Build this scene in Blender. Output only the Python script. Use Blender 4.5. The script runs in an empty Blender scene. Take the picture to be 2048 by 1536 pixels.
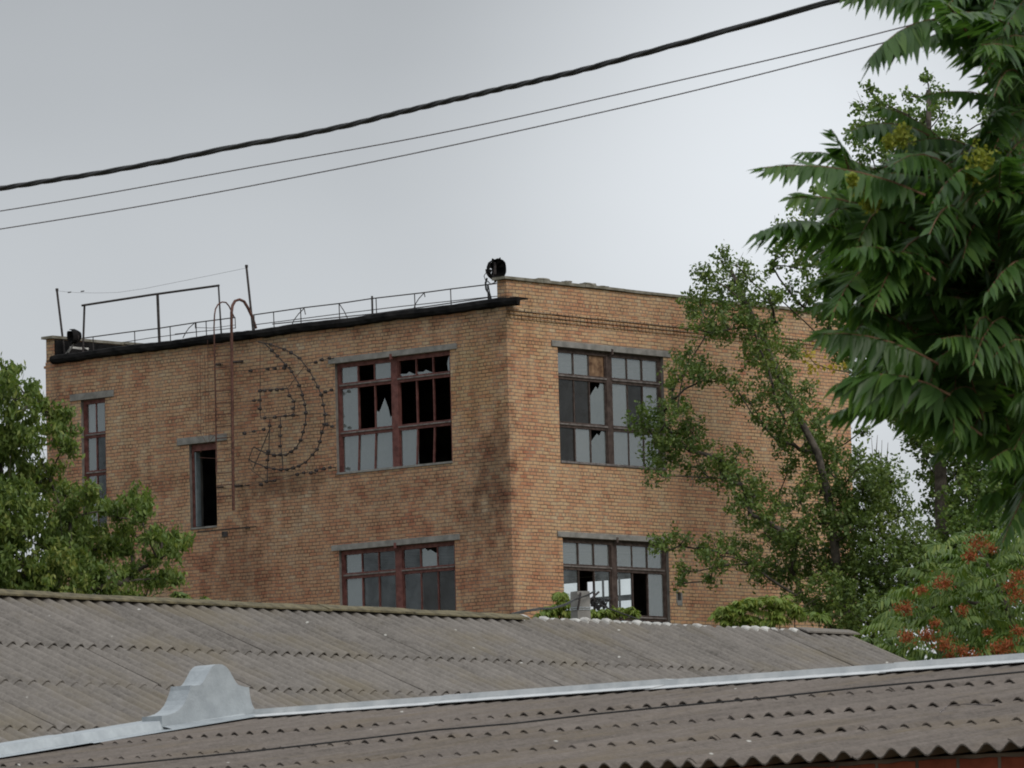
import bpy, bmesh, math, random
import numpy as np
from mathutils import Matrix, Vector
random.seed(7)
SC = bpy.context.scene
COL = SC.collection
# ---------------------------------------------------------------- camera
F = 11000.0; PITCH = .10006; ROLL = .02546; AL = .7238; CZ = 1.6
cp, sp_ = math.cos(PITCH), math.sin(PITCH); cr, sr = math.cos(ROLL), math.sin(ROLL)
FWD = np.array([0, cp, sp_]); UP0 = np.array([0, -sp_, cp]); RT0 = np.array([1., 0, 0])
RT = cr*RT0 - sr*UP0          # camera's own axes (rolled)
UPV = sr*RT0 + cr*UP0
cam = bpy.data.cameras.new('camera'); camo = bpy.data.objects.new('camera', cam); COL.objects.link(camo)
cam.sensor_width = 36; cam.lens = 36*F/2048; cam.clip_end = 5000; cam.clip_start = .5
camo.matrix_world = Matrix(((RT[0], UPV[0], -FWD[0], 0), (RT[1], UPV[1], -FWD[1], 0), (RT[2], UPV[2], -FWD[2], CZ), (0, 0, 0, 1)))
SC.camera = camo
cam.dof.use_dof = True; cam.dof.focus_distance = 112; cam.dof.aperture_fstop = 32
SC.cycles.filter_width = 1.9
def ray(px, py):
    X = (px-1024)/F; Y = (768-py)/F
    return FWD + X*RT + Y*UPV
def at(px, py, D):
    d = ray(px, py); return np.array([0, 0, CZ]) + d*(D/d[1])
# ---------------------------------------------------------------- world, sun, exposure
W = bpy.data.worlds.new('World'); SC.world = W; W.use_nodes = True
nt = W.node_tree; nt.nodes.clear()
def N(nt, t, **k):
    n = nt.nodes.new(t)
    for a, b in k.items():
        if a.startswith('i_'): n.inputs[a[2:].replace('_', ' ')].default_value = b
        else: setattr(n, a, b)
    return n
def L(nt, a, b): nt.links.new(a, b)
SUN_EL, SUN_AZ = math.radians(36), math.radians(137)     # azimuth clockwise from +Y (the view direction)
sky = N(nt, 'ShaderNodeTexSky', sky_type='NISHITA', sun_disc=False, sun_elevation=SUN_EL, sun_rotation=SUN_AZ)
tc = N(nt, 'ShaderNodeTexCoord')
no1 = N(nt, 'ShaderNodeTexNoise'); no1.inputs['Scale'].default_value = 5.5; no1.inputs['Detail'].default_value = 4; no1.inputs['Roughness'].default_value = .5
mp = N(nt, 'ShaderNodeMapping'); mp.inputs['Scale'].default_value = (1, 1, 1.8); mp.inputs['Location'].default_value = (.35, 0, .2)
L(nt, tc.outputs['Generated'], mp.inputs['Vector']); L(nt, mp.outputs[0], no1.inputs['Vector'])
bd = ray(1620, 260); bd = bd/np.linalg.norm(bd)            # thin place in the overcast
dot = N(nt, 'ShaderNodeVectorMath', operation='DISTANCE'); dot.inputs[1].default_value = tuple(bd)
L(nt, tc.outputs['Generated'], dot.inputs[0])
mr = N(nt, 'ShaderNodeMapRange', interpolation_type='SMOOTHSTEP'); mr.inputs['From Min'].default_value = .0; mr.inputs['From Max'].default_value = .085; mr.inputs['To Min'].default_value = 1; mr.inputs['To Max'].default_value = 0
L(nt, dot.outputs['Value'], mr.inputs['Value'])
sx = N(nt, 'ShaderNodeSeparateXYZ'); L(nt, tc.outputs['Generated'], sx.inputs[0])
el = N(nt, 'ShaderNodeMapRange'); el.inputs['From Min'].default_value = .10; el.inputs['From Max'].default_value = .175; el.inputs['To Min'].default_value = .02; el.inputs['To Max'].default_value = -.13
L(nt, sx.outputs['Z'], el.inputs['Value'])
zen = N(nt, 'ShaderNodeMapRange'); zen.inputs['From Min'].default_value = .2; zen.inputs['From Max'].default_value = 1; zen.inputs['To Min'].default_value = 0; zen.inputs['To Max'].default_value = .75
L(nt, sx.outputs['Z'], zen.inputs['Value'])
def M(nt, op, a, b):
    m = N(nt, 'ShaderNodeMath', operation=op)
    for i, x in enumerate((a, b)):
        if x is None: continue
        if isinstance(x, (int, float)): m.inputs[i].default_value = x
        else: L(nt, x, m.inputs[i])
    return m.outputs[0]
v = M(nt, 'ADD', M(nt, 'MULTIPLY', no1.outputs['Fac'], .22), .475)
v = M(nt, 'ADD', v, M(nt, 'MULTIPLY', mr.outputs[0], .34))
v = M(nt, 'ADD', v, el.outputs[0]); v = M(nt, 'ADD', v, zen.outputs[0])
v = M(nt, 'MULTIPLY', v, 10.0)
cc = N(nt, 'ShaderNodeMix', data_type='RGBA', blend_type='MULTIPLY'); cc.inputs['Factor'].default_value = 1
comb = N(nt, 'ShaderNodeCombineColor'); [L(nt, v, comb.inputs[i]) for i in range(3)]
L(nt, comb.outputs[0], cc.inputs['A']); cc.inputs['B'].default_value = (.955, 1.0, 1.045, 1)
mx = N(nt, 'ShaderNodeMix', data_type='RGBA'); mx.inputs['Factor'].default_value = .96
L(nt, sky.outputs[0], mx.inputs['A']); L(nt, cc.outputs['Result'], mx.inputs['B'])
bg = N(nt, 'ShaderNodeBackground'); bg.inputs['Strength'].default_value = .1
L(nt, mx.outputs['Result'], bg.inputs['Color'])
wo = N(nt, 'ShaderNodeOutputWorld'); L(nt, bg.outputs[0], wo.inputs[0])
sl = bpy.data.lights.new('sun', 'SUN'); sl.energy = 1.5; sl.angle = math.radians(25); sl.color = (1, .95, .88)
so = bpy.data.objects.new('sun', sl); COL.objects.link(so)
sd = Vector((math.sin(SUN_AZ)*math.cos(SUN_EL), math.cos(SUN_AZ)*math.cos(SUN_EL), math.sin(SUN_EL)))
so.rotation_euler = sd.to_track_quat('Z', 'Y').to_euler(); so.location = (30, -20, 60)
SC.view_settings.view_transform = 'Standard'; SC.view_settings.look = 'None'; SC.view_settings.exposure = 0; SC.view_settings.gamma = 1

# ---------------------------------------------------------------- helpers
def tag(o, label=None, cat=None, group=None, kind=None):
    if label: o['label'] = label
    if cat: o['category'] = cat
    if group: o['group'] = group
    if kind: o['kind'] = kind
    return o
def empty(name, loc=(0, 0, 0), rz=0, label=None, cat=None, group=None):
    o = bpy.data.objects.new(name, None); COL.objects.link(o); o.location = loc; o.rotation_euler = (0, 0, rz); o.empty_display_size = .3
    return tag(o, label, cat, group)
class MB:
    """collects geometry in local metres; build() links it as one mesh object"""
    def __init__(s, xf=None): s.v = []; s.f = []; s.m = []; s.xf = xf
    def add(s, vs, fs, mi=0):
        b = len(s.v)
        s.v += [tuple(s.xf(*p)) if s.xf else tuple(p) for p in vs]
        s.f += [tuple(b+i for i in f) for f in fs]; s.m += [mi]*len(fs)
    def quad(s, a, b, c, d, mi=0): s.add([a, b, c, d], [(0, 1, 2, 3)], mi)
    def box(s, x0, x1, y0, y1, z0, z1, mi=0, jit=0):
        vs = [(x, y, z) for x in (x0, x1) for y in (y0, y1) for z in (z0, z1)]
        if jit: vs = [tuple(c+random.uniform(-jit, jit) for c in p) for p in vs]
        s.add(vs, [(0, 1, 3, 2), (4, 6, 7, 5), (0, 4, 5, 1), (2, 3, 7, 6), (0, 2, 6, 4), (1, 5, 7, 3)], mi)
    def tube(s, pts, r, n=6, mi=0, r1=None, cap=True):
        P = [Vector(p) for p in pts]; k = len(P)
        if k < 2: return
        vs = []; prev = None
        for i, p in enumerate(P):
            t = (P[min(i+1, k-1)]-P[max(i-1, 0)])
            if t.length < 1e-9: t = Vector((0, 0, 1))
            t.normalize()
            a = prev if prev is not None else (Vector((0, 0, 1)) if abs(t.z) < .9 else Vector((1, 0, 0)))
            a = (a - t*a.dot(t)); a.normalize(); prev = a; b = t.cross(a)
            rr = r if r1 is None else r+(r1-r)*i/(k-1)
            for j in range(n):
                an = 2*math.pi*(j+.5)/n
                vs.append(tuple(p+(a*math.cos(an)+b*math.sin(an))*rr))
        fs = [(i*n+j, i*n+(j+1) % n, (i+1)*n+(j+1) % n, (i+1)*n+j) for i in range(k-1) for j in range(n)]
        if cap: fs += [tuple(range(n))[::-1], tuple((k-1)*n+j for j in range(n))]
        s.add(vs, fs, mi)
    def build(s, name, mats, parent=None, smooth=False, recalc=True):
        me = bpy.data.meshes.new(name); me.from_pydata(s.v, [], s.f)
        if not isinstance(mats, (list, tuple)): mats = [mats]
        for m in mats: me.materials.append(m)
        me.polygons.foreach_set('material_index', s.m)
        if recalc:
            bm = bmesh.new(); bm.from_mesh(me); bmesh.ops.recalc_face_normals(bm, faces=bm.faces); bm.to_mesh(me); bm.free()
        if smooth: me.polygons.foreach_set('use_smooth', [True]*len(me.polygons))
        o = bpy.data.objects.new(name, me); COL.objects.link(o)
        if parent: o.parent = parent
        return o
def np_mesh(name, V, Fq, mat, parent=None):
    """V (n,3), Fq (m,k) same-size polygons"""
    me = bpy.data.meshes.new(name); m, k = Fq.shape
    me.vertices.add(len(V)); me.vertices.foreach_set('co', V.astype(np.float32).ravel())
    me.loops.add(m*k); me.loops.foreach_set('vertex_index', Fq.astype(np.int32).ravel())
    me.polygons.add(m); me.polygons.foreach_set('loop_start', np.arange(0, m*k, k, dtype=np.int32)); me.polygons.foreach_set('loop_total', np.full(m, k, dtype=np.int32))
    me.update(calc_edges=True); me.validate()
    mats = mat if isinstance(mat, (list, tuple)) else [mat]
    for mm in mats: me.materials.append(mm)
    o = bpy.data.objects.new(name, me); COL.objects.link(o)
    if parent: o.parent = parent
    return o

# ---------------------------------------------------------------- materials
def newmat(name):
    m = bpy.data.materials.new(name); m.use_nodes = True; nt = m.node_tree
    b = nt.nodes['Principled BSDF']; return m, nt, b
def noise(nt, vec, scale, det=3, rough=.55):
    n = N(nt, 'ShaderNodeTexNoise'); n.inputs['Scale'].default_value = scale; n.inputs['Detail'].default_value = det; n.inputs['Roughness'].default_value = rough
    if vec is not None: L(nt, vec, n.inputs['Vector'])
    return n.outputs['Fac']
def ramp(nt, fac, stops):
    r = N(nt, 'ShaderNodeValToRGB'); cr_ = r.color_ramp
    while len(cr_.elements) < len(stops): cr_.elements.new(.5)
    for e, (p, c) in zip(cr_.elements, stops): e.position = p; e.color = tuple(c)+((1,) if len(c) == 3 else ())
    L(nt, fac, r.inputs[0]); return r.outputs[0]
def mixc(nt, fac, a, b, mode='MIX'):
    m = N(nt, 'ShaderNodeMix', data_type='RGBA', blend_type=mode)
    for key, x in (('Factor', fac), ('A', a), ('B', b)):
        if isinstance(x, (int, float)): m.inputs[key].default_value = x
        elif isinstance(x, tuple): m.inputs[key].default_value = x+((1,) if len(x) == 3 else ())
        else: L(nt, x, m.inputs[key])
    return m.outputs['Result']
def bump(nt, b, h, strength=.5, dist=.02):
    bp = N(nt, 'ShaderNodeBump'); bp.inputs['Strength'].default_value = strength; bp.inputs['Distance'].default_value = dist
    L(nt, h, bp.inputs['Height']); L(nt, bp.outputs[0], b.inputs['Normal'])
def objco(nt): return N(nt, 'ShaderNodeTexCoord').outputs['Object']
def simple(name, c1, c2, scale=6, rough=.8, metal=0, bmp=.2, det=4, lo=.35, hi=.65, spec=.3):
    m, nt, b = newmat(name); co = objco(nt)
    L(nt, ramp(nt, noise(nt, co, scale, det), [(lo, c1), (hi, c2)]), b.inputs['Base Color'])
    b.inputs['Roughness'].default_value = rough; b.inputs['Metallic'].default_value = metal; b.inputs['Specular IOR Level'].default_value = spec
    if bmp: bump(nt, b, noise(nt, co, scale*6, 4), bmp, .01)
    return m
# brick wall: coordinates are along-wall = X+Y of the building, Z up
def brickmat(name, pal, bw=.215, bh=.0772, mortar=(.21, .165, .13), ms=.010, stains=True):
    m, nt, b = newmat(name); co = objco(nt)
    s = N(nt, 'ShaderNodeSeparateXYZ'); L(nt, co, s.inputs[0])
    u = M(nt, 'ADD', s.outputs['X'], s.outputs['Y'])
    wob = noise(nt, co, 1.7, 3); wz = M(nt, 'ADD', s.outputs['Z'], M(nt, 'MULTIPLY', M(nt, 'SUBTRACT', wob, .5), .05))
    wob2 = noise(nt, co, 9, 2); wz = M(nt, 'ADD', wz, M(nt, 'MULTIPLY', M(nt, 'SUBTRACT', wob2, .5), .012))
    c = N(nt, 'ShaderNodeCombineXYZ'); L(nt, u, c.inputs['X']); L(nt, wz, c.inputs['Y'])
    bt = N(nt, 'ShaderNodeTexBrick'); L(nt, c.outputs[0], bt.inputs['Vector'])
    bt.offset = .5; bt.offset_frequency = 2; bt.squash = .5; bt.squash_frequency = 6
    for k, x in (('Scale', 1), ('Mortar Size', ms), ('Mortar Smooth', .3), ('Bias', 0), ('Brick Width', bw), ('Row Height', bh)): bt.inputs[k].default_value = x
    bt.inputs['Color1'].default_value = (0, 0, 0, 1); bt.inputs['Color2'].default_value = (1, 1, 1, 1); bt.inputs['Mortar'].default_value = (.5, .5, .5, 1)
    big = noise(nt, co, .55, 3, .6); mid = noise(nt, co, 2.2, 4, .6)
    f = M(nt, 'ADD', M(nt, 'MULTIPLY', bt.outputs['Color'], .55), M(nt, 'MULTIPLY', M(nt, 'SUBTRACT', big, .5), .9))
    f = M(nt, 'ADD', f, M(nt, 'ADD', M(nt, 'MULTIPLY', M(nt, 'SUBTRACT', mid, .5), .4), .2))
    col = ramp(nt, f, [(i/(len(pal)-1), p) for i, p in enumerate(pal)])
    # small value variation
    fine = noise(nt, co, 14, 4, .7)
    g = N(nt, 'ShaderNodeMapRange'); g.inputs['From Min'].default_value = .3; g.inputs['From Max'].default_value = .7; g.inputs['To Min'].default_value = .8; g.inputs['To Max'].default_value = 1.15
    L(nt, fine, g.inputs['Value'])
    gc = N(nt, 'ShaderNodeCombineColor'); [L(nt, g.outputs[0], gc.inputs[i]) for i in range(3)]
    col = mixc(nt, 1.0, col, gc.outputs[0], 'MULTIPLY')
    mfac = bt.outputs['Fac']
    morc = ramp(nt, mid, [(.35, tuple(x*.5 for x in mortar)), (.6, tuple(x*1.3 for x in mortar))])
    col = mixc(nt, mfac, col, morc)
    if stains:
        mps = N(nt, 'ShaderNodeMapping'); L(nt, co, mps.inputs[0]); mps.inputs['Scale'].default_value = (2.6, 2.6, .22)
        sk_ = ramp(nt, noise(nt, mps.outputs[0], 1.0, 5, .65), [(.3, (.74, .72, .73)), (.5, (1, 1, 1)), (.75, (1.08, 1.07, 1.06))]); col = mixc(nt, .8, col, sk_, 'MULTIPLY')
        def ell(cx, cy, cz, rx, ry, rz, amt, tint):
            nonlocal col
            mpn = N(nt, 'ShaderNodeMapping'); L(nt, co, mpn.inputs[0]); mpn.vector_type = 'POINT'
            mpn.inputs['Scale'].default_value = (1/rx, 1/ry, 1/rz); mpn.inputs['Location'].default_value = (-cx/rx, -cy/ry, -cz/rz)
            ln = N(nt, 'ShaderNodeVectorMath', operation='LENGTH'); L(nt, mpn.outputs[0], ln.inputs[0])
            nn = M(nt, 'MULTIPLY', M(nt, 'SUBTRACT', mid, .5), 2.2)
            mr_ = N(nt, 'ShaderNodeMapRange', interpolation_type='SMOOTHSTEP'); mr_.inputs['From Min'].default_value = 1.15; mr_.inputs['From Max'].default_value = .25; mr_.inputs['To Min'].default_value = 0; mr_.inputs['To Max'].default_value = amt*.75
            L(nt, M(nt, 'ADD', ln.outputs['Value'], nn), mr_.inputs['Value'])
            col = mixc(nt, mr_.outputs[0], col, tint, 'MULTIPLY')
        soot = (.26, .25, .27)
        # soot and damp at the corner, under the roof edge, under the sign and below the doorway
        ell(0, .55, 11.5, .3, .8, 1.1, .75, soot); ell(0, .25, 12.3, .3, .35, .7, .7, (.5, .36, .33)); ell(0, 1.0, 10.6, .3, 1.0, 1.0, .55, (.45, .4, .42))
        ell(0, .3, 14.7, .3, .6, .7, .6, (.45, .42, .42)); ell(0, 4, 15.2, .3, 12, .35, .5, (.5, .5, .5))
        ell(0, 6.9, 11.75, .3, 1.6, .35, .75, (.4, .36, .38)); ell(0, 8.3, 9.8, .3, 1.3, 1.6, .7, (.5, .45, .46)); ell(0, 4.5, 9.5, .3, 8, 2.2, .45, (.85, .68, .66))
        ell(0, 8.6, 14.2, .3, 1.2, 1.6, .4, (.55, .5, .5)); ell(0, 13.9, 13.4, .3, .5, 1.9, .6, (.6, .5, .5)); ell(0, 11, 12.1, .3, 1.7, .5, .5, (.55, .5, .48))
        ell(0, 3.5, 11.4, .3, 2.5, .35, .35, (.5, .46, .46)); ell(.3, 0, 11.2, .35, .3, 1.3, .5, (.75, .5, .42)); ell(.9, 0, 9.2, 1.2, .3, 1.4, .4, (.8, .62, .6))
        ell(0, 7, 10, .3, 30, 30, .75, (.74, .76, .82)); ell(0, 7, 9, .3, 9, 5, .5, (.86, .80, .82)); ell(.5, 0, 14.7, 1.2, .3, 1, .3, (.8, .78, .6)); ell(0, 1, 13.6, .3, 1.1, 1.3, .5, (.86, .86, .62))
        ell(3, 0, 15.45, 9, .3, .4, .35, (.72, .62, .6))
    L(nt, col, b.inputs['Base Color']); b.inputs['Roughness'].default_value = .93; b.inputs['Specular IOR Level'].default_value = .15
    h = M(nt, 'ADD', M(nt, 'MULTIPLY', mfac, -1.0), M(nt, 'MULTIPLY', fine, .5)); bump(nt, b, h, .7, .012)
    return m
PAL = [(.38, .16, .095), (.475, .245, .14), (.515, .30, .17), (.53, .34, .195), (.50, .355, .215), (.60, .49, .34)]
M_BRICK = brickmat('weathered_brick', PAL)
M_RED = brickmat('red_brick', [(.22, .055, .033), (.28, .075, .042), (.31, .09, .05)], bw=.26, bh=.085, mortar=(.16, .12, .1), ms=.012, stains=False)
M_CONC = simple('concrete', (.17, .165, .155), (.27, .26, .245), 5, .95, bmp=.3)
M_COPING = simple('coping_concrete', (.13, .12, .09), (.25, .235, .2), 4, .95, bmp=.4)
M_PLASTER = simple('reveal_plaster', (.14, .13, .12), (.23, .21, .19), 7, .95, bmp=.2)
M_TAR = simple('roofing_tar', (.006, .006, .0065), (.018, .017, .017), 3, .95, bmp=.5, spec=.08)
M_INT = simple('interior', (.09, .085, .08), (.19, .18, .17), 2, .95, bmp=0)
M_REDPAINT = simple('red_window_paint', (.085, .028, .024), (.17, .066, .056), 9, .65, bmp=.3)
M_BRNPAINT = simple('brown_window_paint', (.035, .022, .018), (.085, .06, .052), 9, .7, bmp=.3)
M_GREYWOOD = simple('bare_grey_wood', (.10, .085, .08), (.21, .185, .175), 12, .9, bmp=.3)
M_RUST = simple('rusty_steel', (.06, .026, .02), (.13, .06, .045), 14, .75, bmp=.3)
M_IRON = simple('dark_iron', (.022, .018, .018), (.06, .05, .048), 14, .7, bmp=.2)
M_GALV = simple('galvanised_sheet', (.31, .34, .36), (.39, .425, .445), 9, .45, metal=.25, bmp=.3, det=5, spec=.5)
M_RIDGE = simple('ridge_sheet', (.48, .50, .51), (.62, .63, .63), 7, .45, metal=.1, bmp=.3, spec=.5)
M_BLACK = simple('black_cable', (.012, .012, .013), (.03, .03, .03), 20, .55, bmp=.1)
M_WIRE = simple('brown_wire', (.05, .035, .035), (.09, .07, .068), 20, .6, bmp=.0)
M_BARK = simple('bark', (.035, .03, .024), (.10, .085, .07), 8, .95, bmp=.6)
M_STEM = simple('reddish_stem', (.10, .05, .03), (.17, .09, .05), 8, .7, bmp=.1)
M_PLY = simple('rusty_plate', (.08, .04, .022), (.27, .17, .1), 7, .8, bmp=.2)
M_WHITE = simple('white_mortar', (.32, .31, .29), (.55, .54, .51), 9, .95, bmp=.4)
M_MOSS = simple('mossy_cap', (.075, .065, .04), (.17, .145, .085), 11, .95, bmp=.6)
M_DOOR = simple('pale_blue_door', (.16, .2, .22), (.24, .28, .3), 5, .8, bmp=.1)
M_GROUND = simple('ground', (.07, .085, .035), (.16, .14, .09), .4, .98, bmp=.4)
def glassmat(name, trans, dif, gl=.5, rough=.08):
    m, nt, b = newmat(name); nt.nodes.remove(b); out = nt.nodes['Material Output']; co = objco(nt)
    d = N(nt, 'ShaderNodeBsdfDiffuse'); g = N(nt, 'ShaderNodeBsdfGlossy'); g.inputs['Roughness'].default_value = rough; g.inputs['Color'].default_value = (.85, .92, .95, 1)
    nz = noise(nt, co, 3.5, 4)
    L(nt, ramp(nt, nz, [(.3, tuple(x*.75 for x in dif)), (.7, tuple(x*1.2 for x in dif))]), d.inputs['Color'])
    t = N(nt, 'ShaderNodeBsdfTransparent'); t.inputs['Color'].default_value = (.9, .95, .94, 1)
    m1 = N(nt, 'ShaderNodeMixShader'); m1.inputs[0].default_value = gl; L(nt, d.outputs[0], m1.inputs[1]); L(nt, g.outputs[0], m1.inputs[2])
    m2 = N(nt, 'ShaderNodeMixShader'); L(nt, m1.outputs[0], m2.inputs[1]); L(nt, t.outputs[0], m2.inputs[2])
    gr = N(nt, 'ShaderNodeMapRange'); gr.inputs['From Min'].default_value = .3; gr.inputs['From Max'].default_value = .7; gr.inputs['To Min'].default_value = trans*.85; gr.inputs['To Max'].default_value = min(1, trans*1.15)
    L(nt, nz, gr.inputs['Value']); L(nt, gr.outputs[0], m2.inputs[0])
    L(nt, m2.outputs[0], out.inputs['Surface']); return m
M_GL = glassmat('dusty_glass', .30, (.17, .19, .185), .22)
M_GLB = glassmat('hazy_glass', .42, (.27, .29, .285), .30)
M_GLC = glassmat('clear_glass', .8, (.3, .32, .31), .35)
M_GLD = glassmat('dark_glass', .70, (.08, .09, .09), .22)
M_GLK = glassmat('brown_dark_glass', .62, (.07, .065, .06), .10)
def leafmat(name, cols, rough=.5, trans=.35, spec=.4, nsc=.9):
    m, nt, b = newmat(name); out = nt.nodes['Material Output']
    gi = N(nt, 'ShaderNodeNewGeometry'); co = objco(nt)
    f = M(nt, 'ADD', M(nt, 'MULTIPLY', gi.outputs['Random Per Island'], .65), M(nt, 'MULTIPLY', M(nt, 'SUBTRACT', noise(nt, co, nsc, 2), .32), 1.0))
    col = ramp(nt, f, [(i/(len(cols)-1), c) for i, c in enumerate(cols)])
    L(nt, col, b.inputs['Base Color']); b.inputs['Roughness'].default_value = rough; b.inputs['Specular IOR Level'].default_value = spec
    tr = N(nt, 'ShaderNodeBsdfTranslucent'); L(nt, mixc(nt, 1.0, col, (1.25, 1.35, .7), 'MULTIPLY'), tr.inputs['Color'])
    ms = N(nt, 'ShaderNodeMixShader'); ms.inputs[0].default_value = trans
    L(nt, b.outputs[0], ms.inputs[1]); L(nt, tr.outputs[0], ms.inputs[2]); L(nt, ms.outputs[0], out.inputs['Surface']); return m
M_LEAF_NEAR = leafmat('glossy_pinnate_leaf', [(.034, .078, .024), (.052, .112, .028), (.076, .152, .034), (.13, .22, .044)], .42, .42, .4, 3.2)
M_LEAF_MAPLE = leafmat('maple_leaf', [(0.061, 0.101, 0.024), (0.095, 0.149, 0.032), (0.149, 0.203, 0.043), (0.257, 0.27, 0.068)], .6, .3)
M_LEAF_POP = leafmat('poplar_leaf', [(0.057, 0.094, 0.026), (0.087, 0.137, 0.034), (0.125, 0.18, 0.039), (0.193, 0.231, 0.053)], .5, .28)
M_LEAF_POP2 = leafmat('small_poplar_leaf', [(0.062, 0.109, 0.03), (0.09, 0.152, 0.037), (0.131, 0.203, 0.045), (0.193, 0.239, 0.055)], .5, .3)
M_LEAF_RED = leafmat('fern_green_leaf', [(0.055, 0.096, 0.025), (0.086, 0.147, 0.029), (0.125, 0.191, 0.039), (0.187, 0.229, 0.044)], .5, .3)
M_LEAF_YEL = leafmat('yellow_green_leaf', [(.10, .17, .03), (.15, .22, .04), (.2, .26, .05), (.28, .28, .06)], .55, .3)
M_FLOWER = leafmat('yellow_blossom', [(.17, .22, .03), (.26, .29, .04), (.38, .36, .06)], .6, .3)
M_SEED = leafmat('orange_seed', [(.2, .05, .022), (.32, .09, .03), (.4, .14, .045)], .7, .25)
M_LEAF_AUT = leafmat('yellow_leaf', [(.3, .24, .03), (.45, .33, .04)], .6, .3)

# corrugated asbestos-cement
def asbestos(name, base, dark, streak_axis):
    m, nt, b = newmat(name); co = objco(nt); gi = N(nt, 'ShaderNodeNewGeometry')
    mpn = N(nt, 'ShaderNodeMapping'); L(nt, co, mpn.inputs[0]); mpn.inputs['Scale'].default_value = (3.5, .5, 1) if streak_axis == 'Y' else (.5, 3.5, 1)
    st = noise(nt, mpn.outputs[0], 2.0, 5, .6); fine = noise(nt, co, 38, 5, .75); mid = noise(nt, co, 1.3, 4, .6)
    med = noise(nt, co, 9, 5, .7); f = M(nt, 'ADD', M(nt, 'MULTIPLY', st, .3), M(nt, 'ADD', M(nt, 'MULTIPLY', fine, .4), M(nt, 'MULTIPLY', med, .3)))
    f = M(nt, 'ADD', f, M(nt, 'MULTIPLY', M(nt, 'SUBTRACT', gi.outputs['Random Per Island'], .5), .06))
    col = ramp(nt, f, [(.33, dark), (.48, base), (.62, tuple(x*1.35 for x in base)), (.8, tuple(min(1, x*2.0) for x in base))])
    col = mixc(nt, ramp(nt, mid, [(.5, (0, 0, 0)), (.72, (.6, .6, .6))]), col, tuple(x*y for x, y in zip(base, (1.1, 1.02, .78))))
    mpv = N(nt, 'ShaderNodeTexVoronoi'); mpv.inputs['Scale'].default_value = 5.5; L(nt, co, mpv.inputs['Vector'])
    sp = N(nt, 'ShaderNodeMapRange'); sp.inputs['From Min'].default_value = .09; sp.inputs['From Max'].default_value = .05; L(nt, mpv.outputs['Distance'], sp.inputs['Value'])
    col = mixc(nt, M(nt, 'MULTIPLY', sp.outputs[0], M(nt, 'GREATER_THAN', noise(nt, co, 2.3, 2), .54)), col, (.42, .41, .38))
    L(nt, col, b.inputs['Base Color']); b.inputs['Roughness'].default_value = .95; b.inputs['Specular IOR Level'].default_value = .15
    bump(nt, b, fine, .5, .006); return m
M_ASB1 = asbestos('asbestos_grey', (.158, .144, .13), (.074, .067, .06), 'Y')
M_ASB2 = asbestos('asbestos_brown', (.134, .115, .101), (.07, .06, .053), 'Y')

# ---------------------------------------------------------------- ground
g = MB(); S = 3000
g.quad((-S, -S, 0), (S, -S, 0), (S, S, 0), (-S, S, 0)); go = g.build('ground', M_GROUND); tag(go, kind='structure')

# ---------------------------------------------------------------- brick building
DA = np.array([-math.cos(AL), math.sin(AL), 0]); DB = np.array([math.sin(AL), math.cos(AL), 0])
C0 = at(1012, 615, 118.)*np.array([1, 1, 0])
RZ = math.pi/2-AL
LX, LY = 11.95, 14.38
def onA(px, py, off=0.):      # point of the building's X = off plane seen at a pixel (local coordinates)
    d = ray(px, py); o = np.array([0, 0, CZ])-C0; t = (off-o@DB)/(d@DB); w = o+d*t; return (off, float(w@DA), float(w[2]))
def onB(px, py, off=0.):
    d = ray(px, py); o = np.array([0, 0, CZ])-C0; t = (off-o@DA)/(d@DA); w = o+d*t; return (float(w@DB), off, float(w[2]))
bld = empty('brick_building', tuple(C0), RZ, 'tall yellow brick factory building with broken windows behind the sheds', 'building')
fA = lambda a, o, z: (-o, a, z); fB = lambda a, o, z: (a, -o, z); fC = lambda a, o, z: (LX+o, a, z); fD = lambda a, o, z: (a, LY+o, z)
def wall_grid(mb, fx, a0, a1, z0, z1, holes, th, back0=None, back1=None):
    us = sorted({a0, a1, *[h[0] for h in holes], *[h[1] for h in holes]}); zs = sorted({z0, z1, *[h[2] for h in holes], *[h[3] for h in holes]})
    def inh(a, z): return any(h[0] < a < h[1] and h[2] < z < h[3] for h in holes)
    mb.xf = fx
    for i in range(len(us)-1):
        for j in range(len(zs)-1):
            a, b, c, d = us[i], us[i+1], zs[j], zs[j+1]
            if inh((a+b)/2, (c+d)/2): continue
            mb.quad((a, 0, c), (b, 0, c), (b, 0, d), (a, 0, d), 0); mb.quad((a, -th, c), (b, -th, c), (b, -th, d), (a, -th, d), 2)
    for h in holes:
        a, b, c, d = h; e = .14
        for (o0, o1, mi) in ((0, -e, 1), (-e, -th, 2)):
            mb.quad((a, o0, c), (a, o1, c), (a, o1, d), (a, o0, d), mi); mb.quad((b, o0, c), (b, o1, c), (b, o1, d), (b, o0, d), mi)
            mb.quad((a, o0, c), (b, o0, c), (b, o1, c), (a, o1, c), mi); mb.quad((a, o0, d), (b, o0, d), (b, o1, d), (a, o1, d), mi)
W0, W1 = 1.66, 5.12
ROWS = [(0, 0), (1, 1)]
wl = MB()
wallsA = [(W0, W1, 11.86, 14.34), (W0, W1, 7.7, 10.18), (12.42, 13.22, 11.2, 14.2), (8.87, 9.72, 11.0, 12.9), (W0, W1, 3.5, 6.0), (12.42, 13.22, 7, 10)]
wallsB = [(W0, W1+.12, 11.82, 14.36), (W0, W1+.12, 7.7, 10.2), (W0, W1+.1, 3.5, 6.0), (5.5, 5.61, 8.93, 9.12)]
wallsC = [(6.45, 10.0, 7.7, 10.14)]
wall_grid(wl, fA, 0, LY, 0, 15.18, wallsA, .42); wall_grid(wl, fB, 0, LX, 0, 15.18, wallsB, .42)
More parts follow.
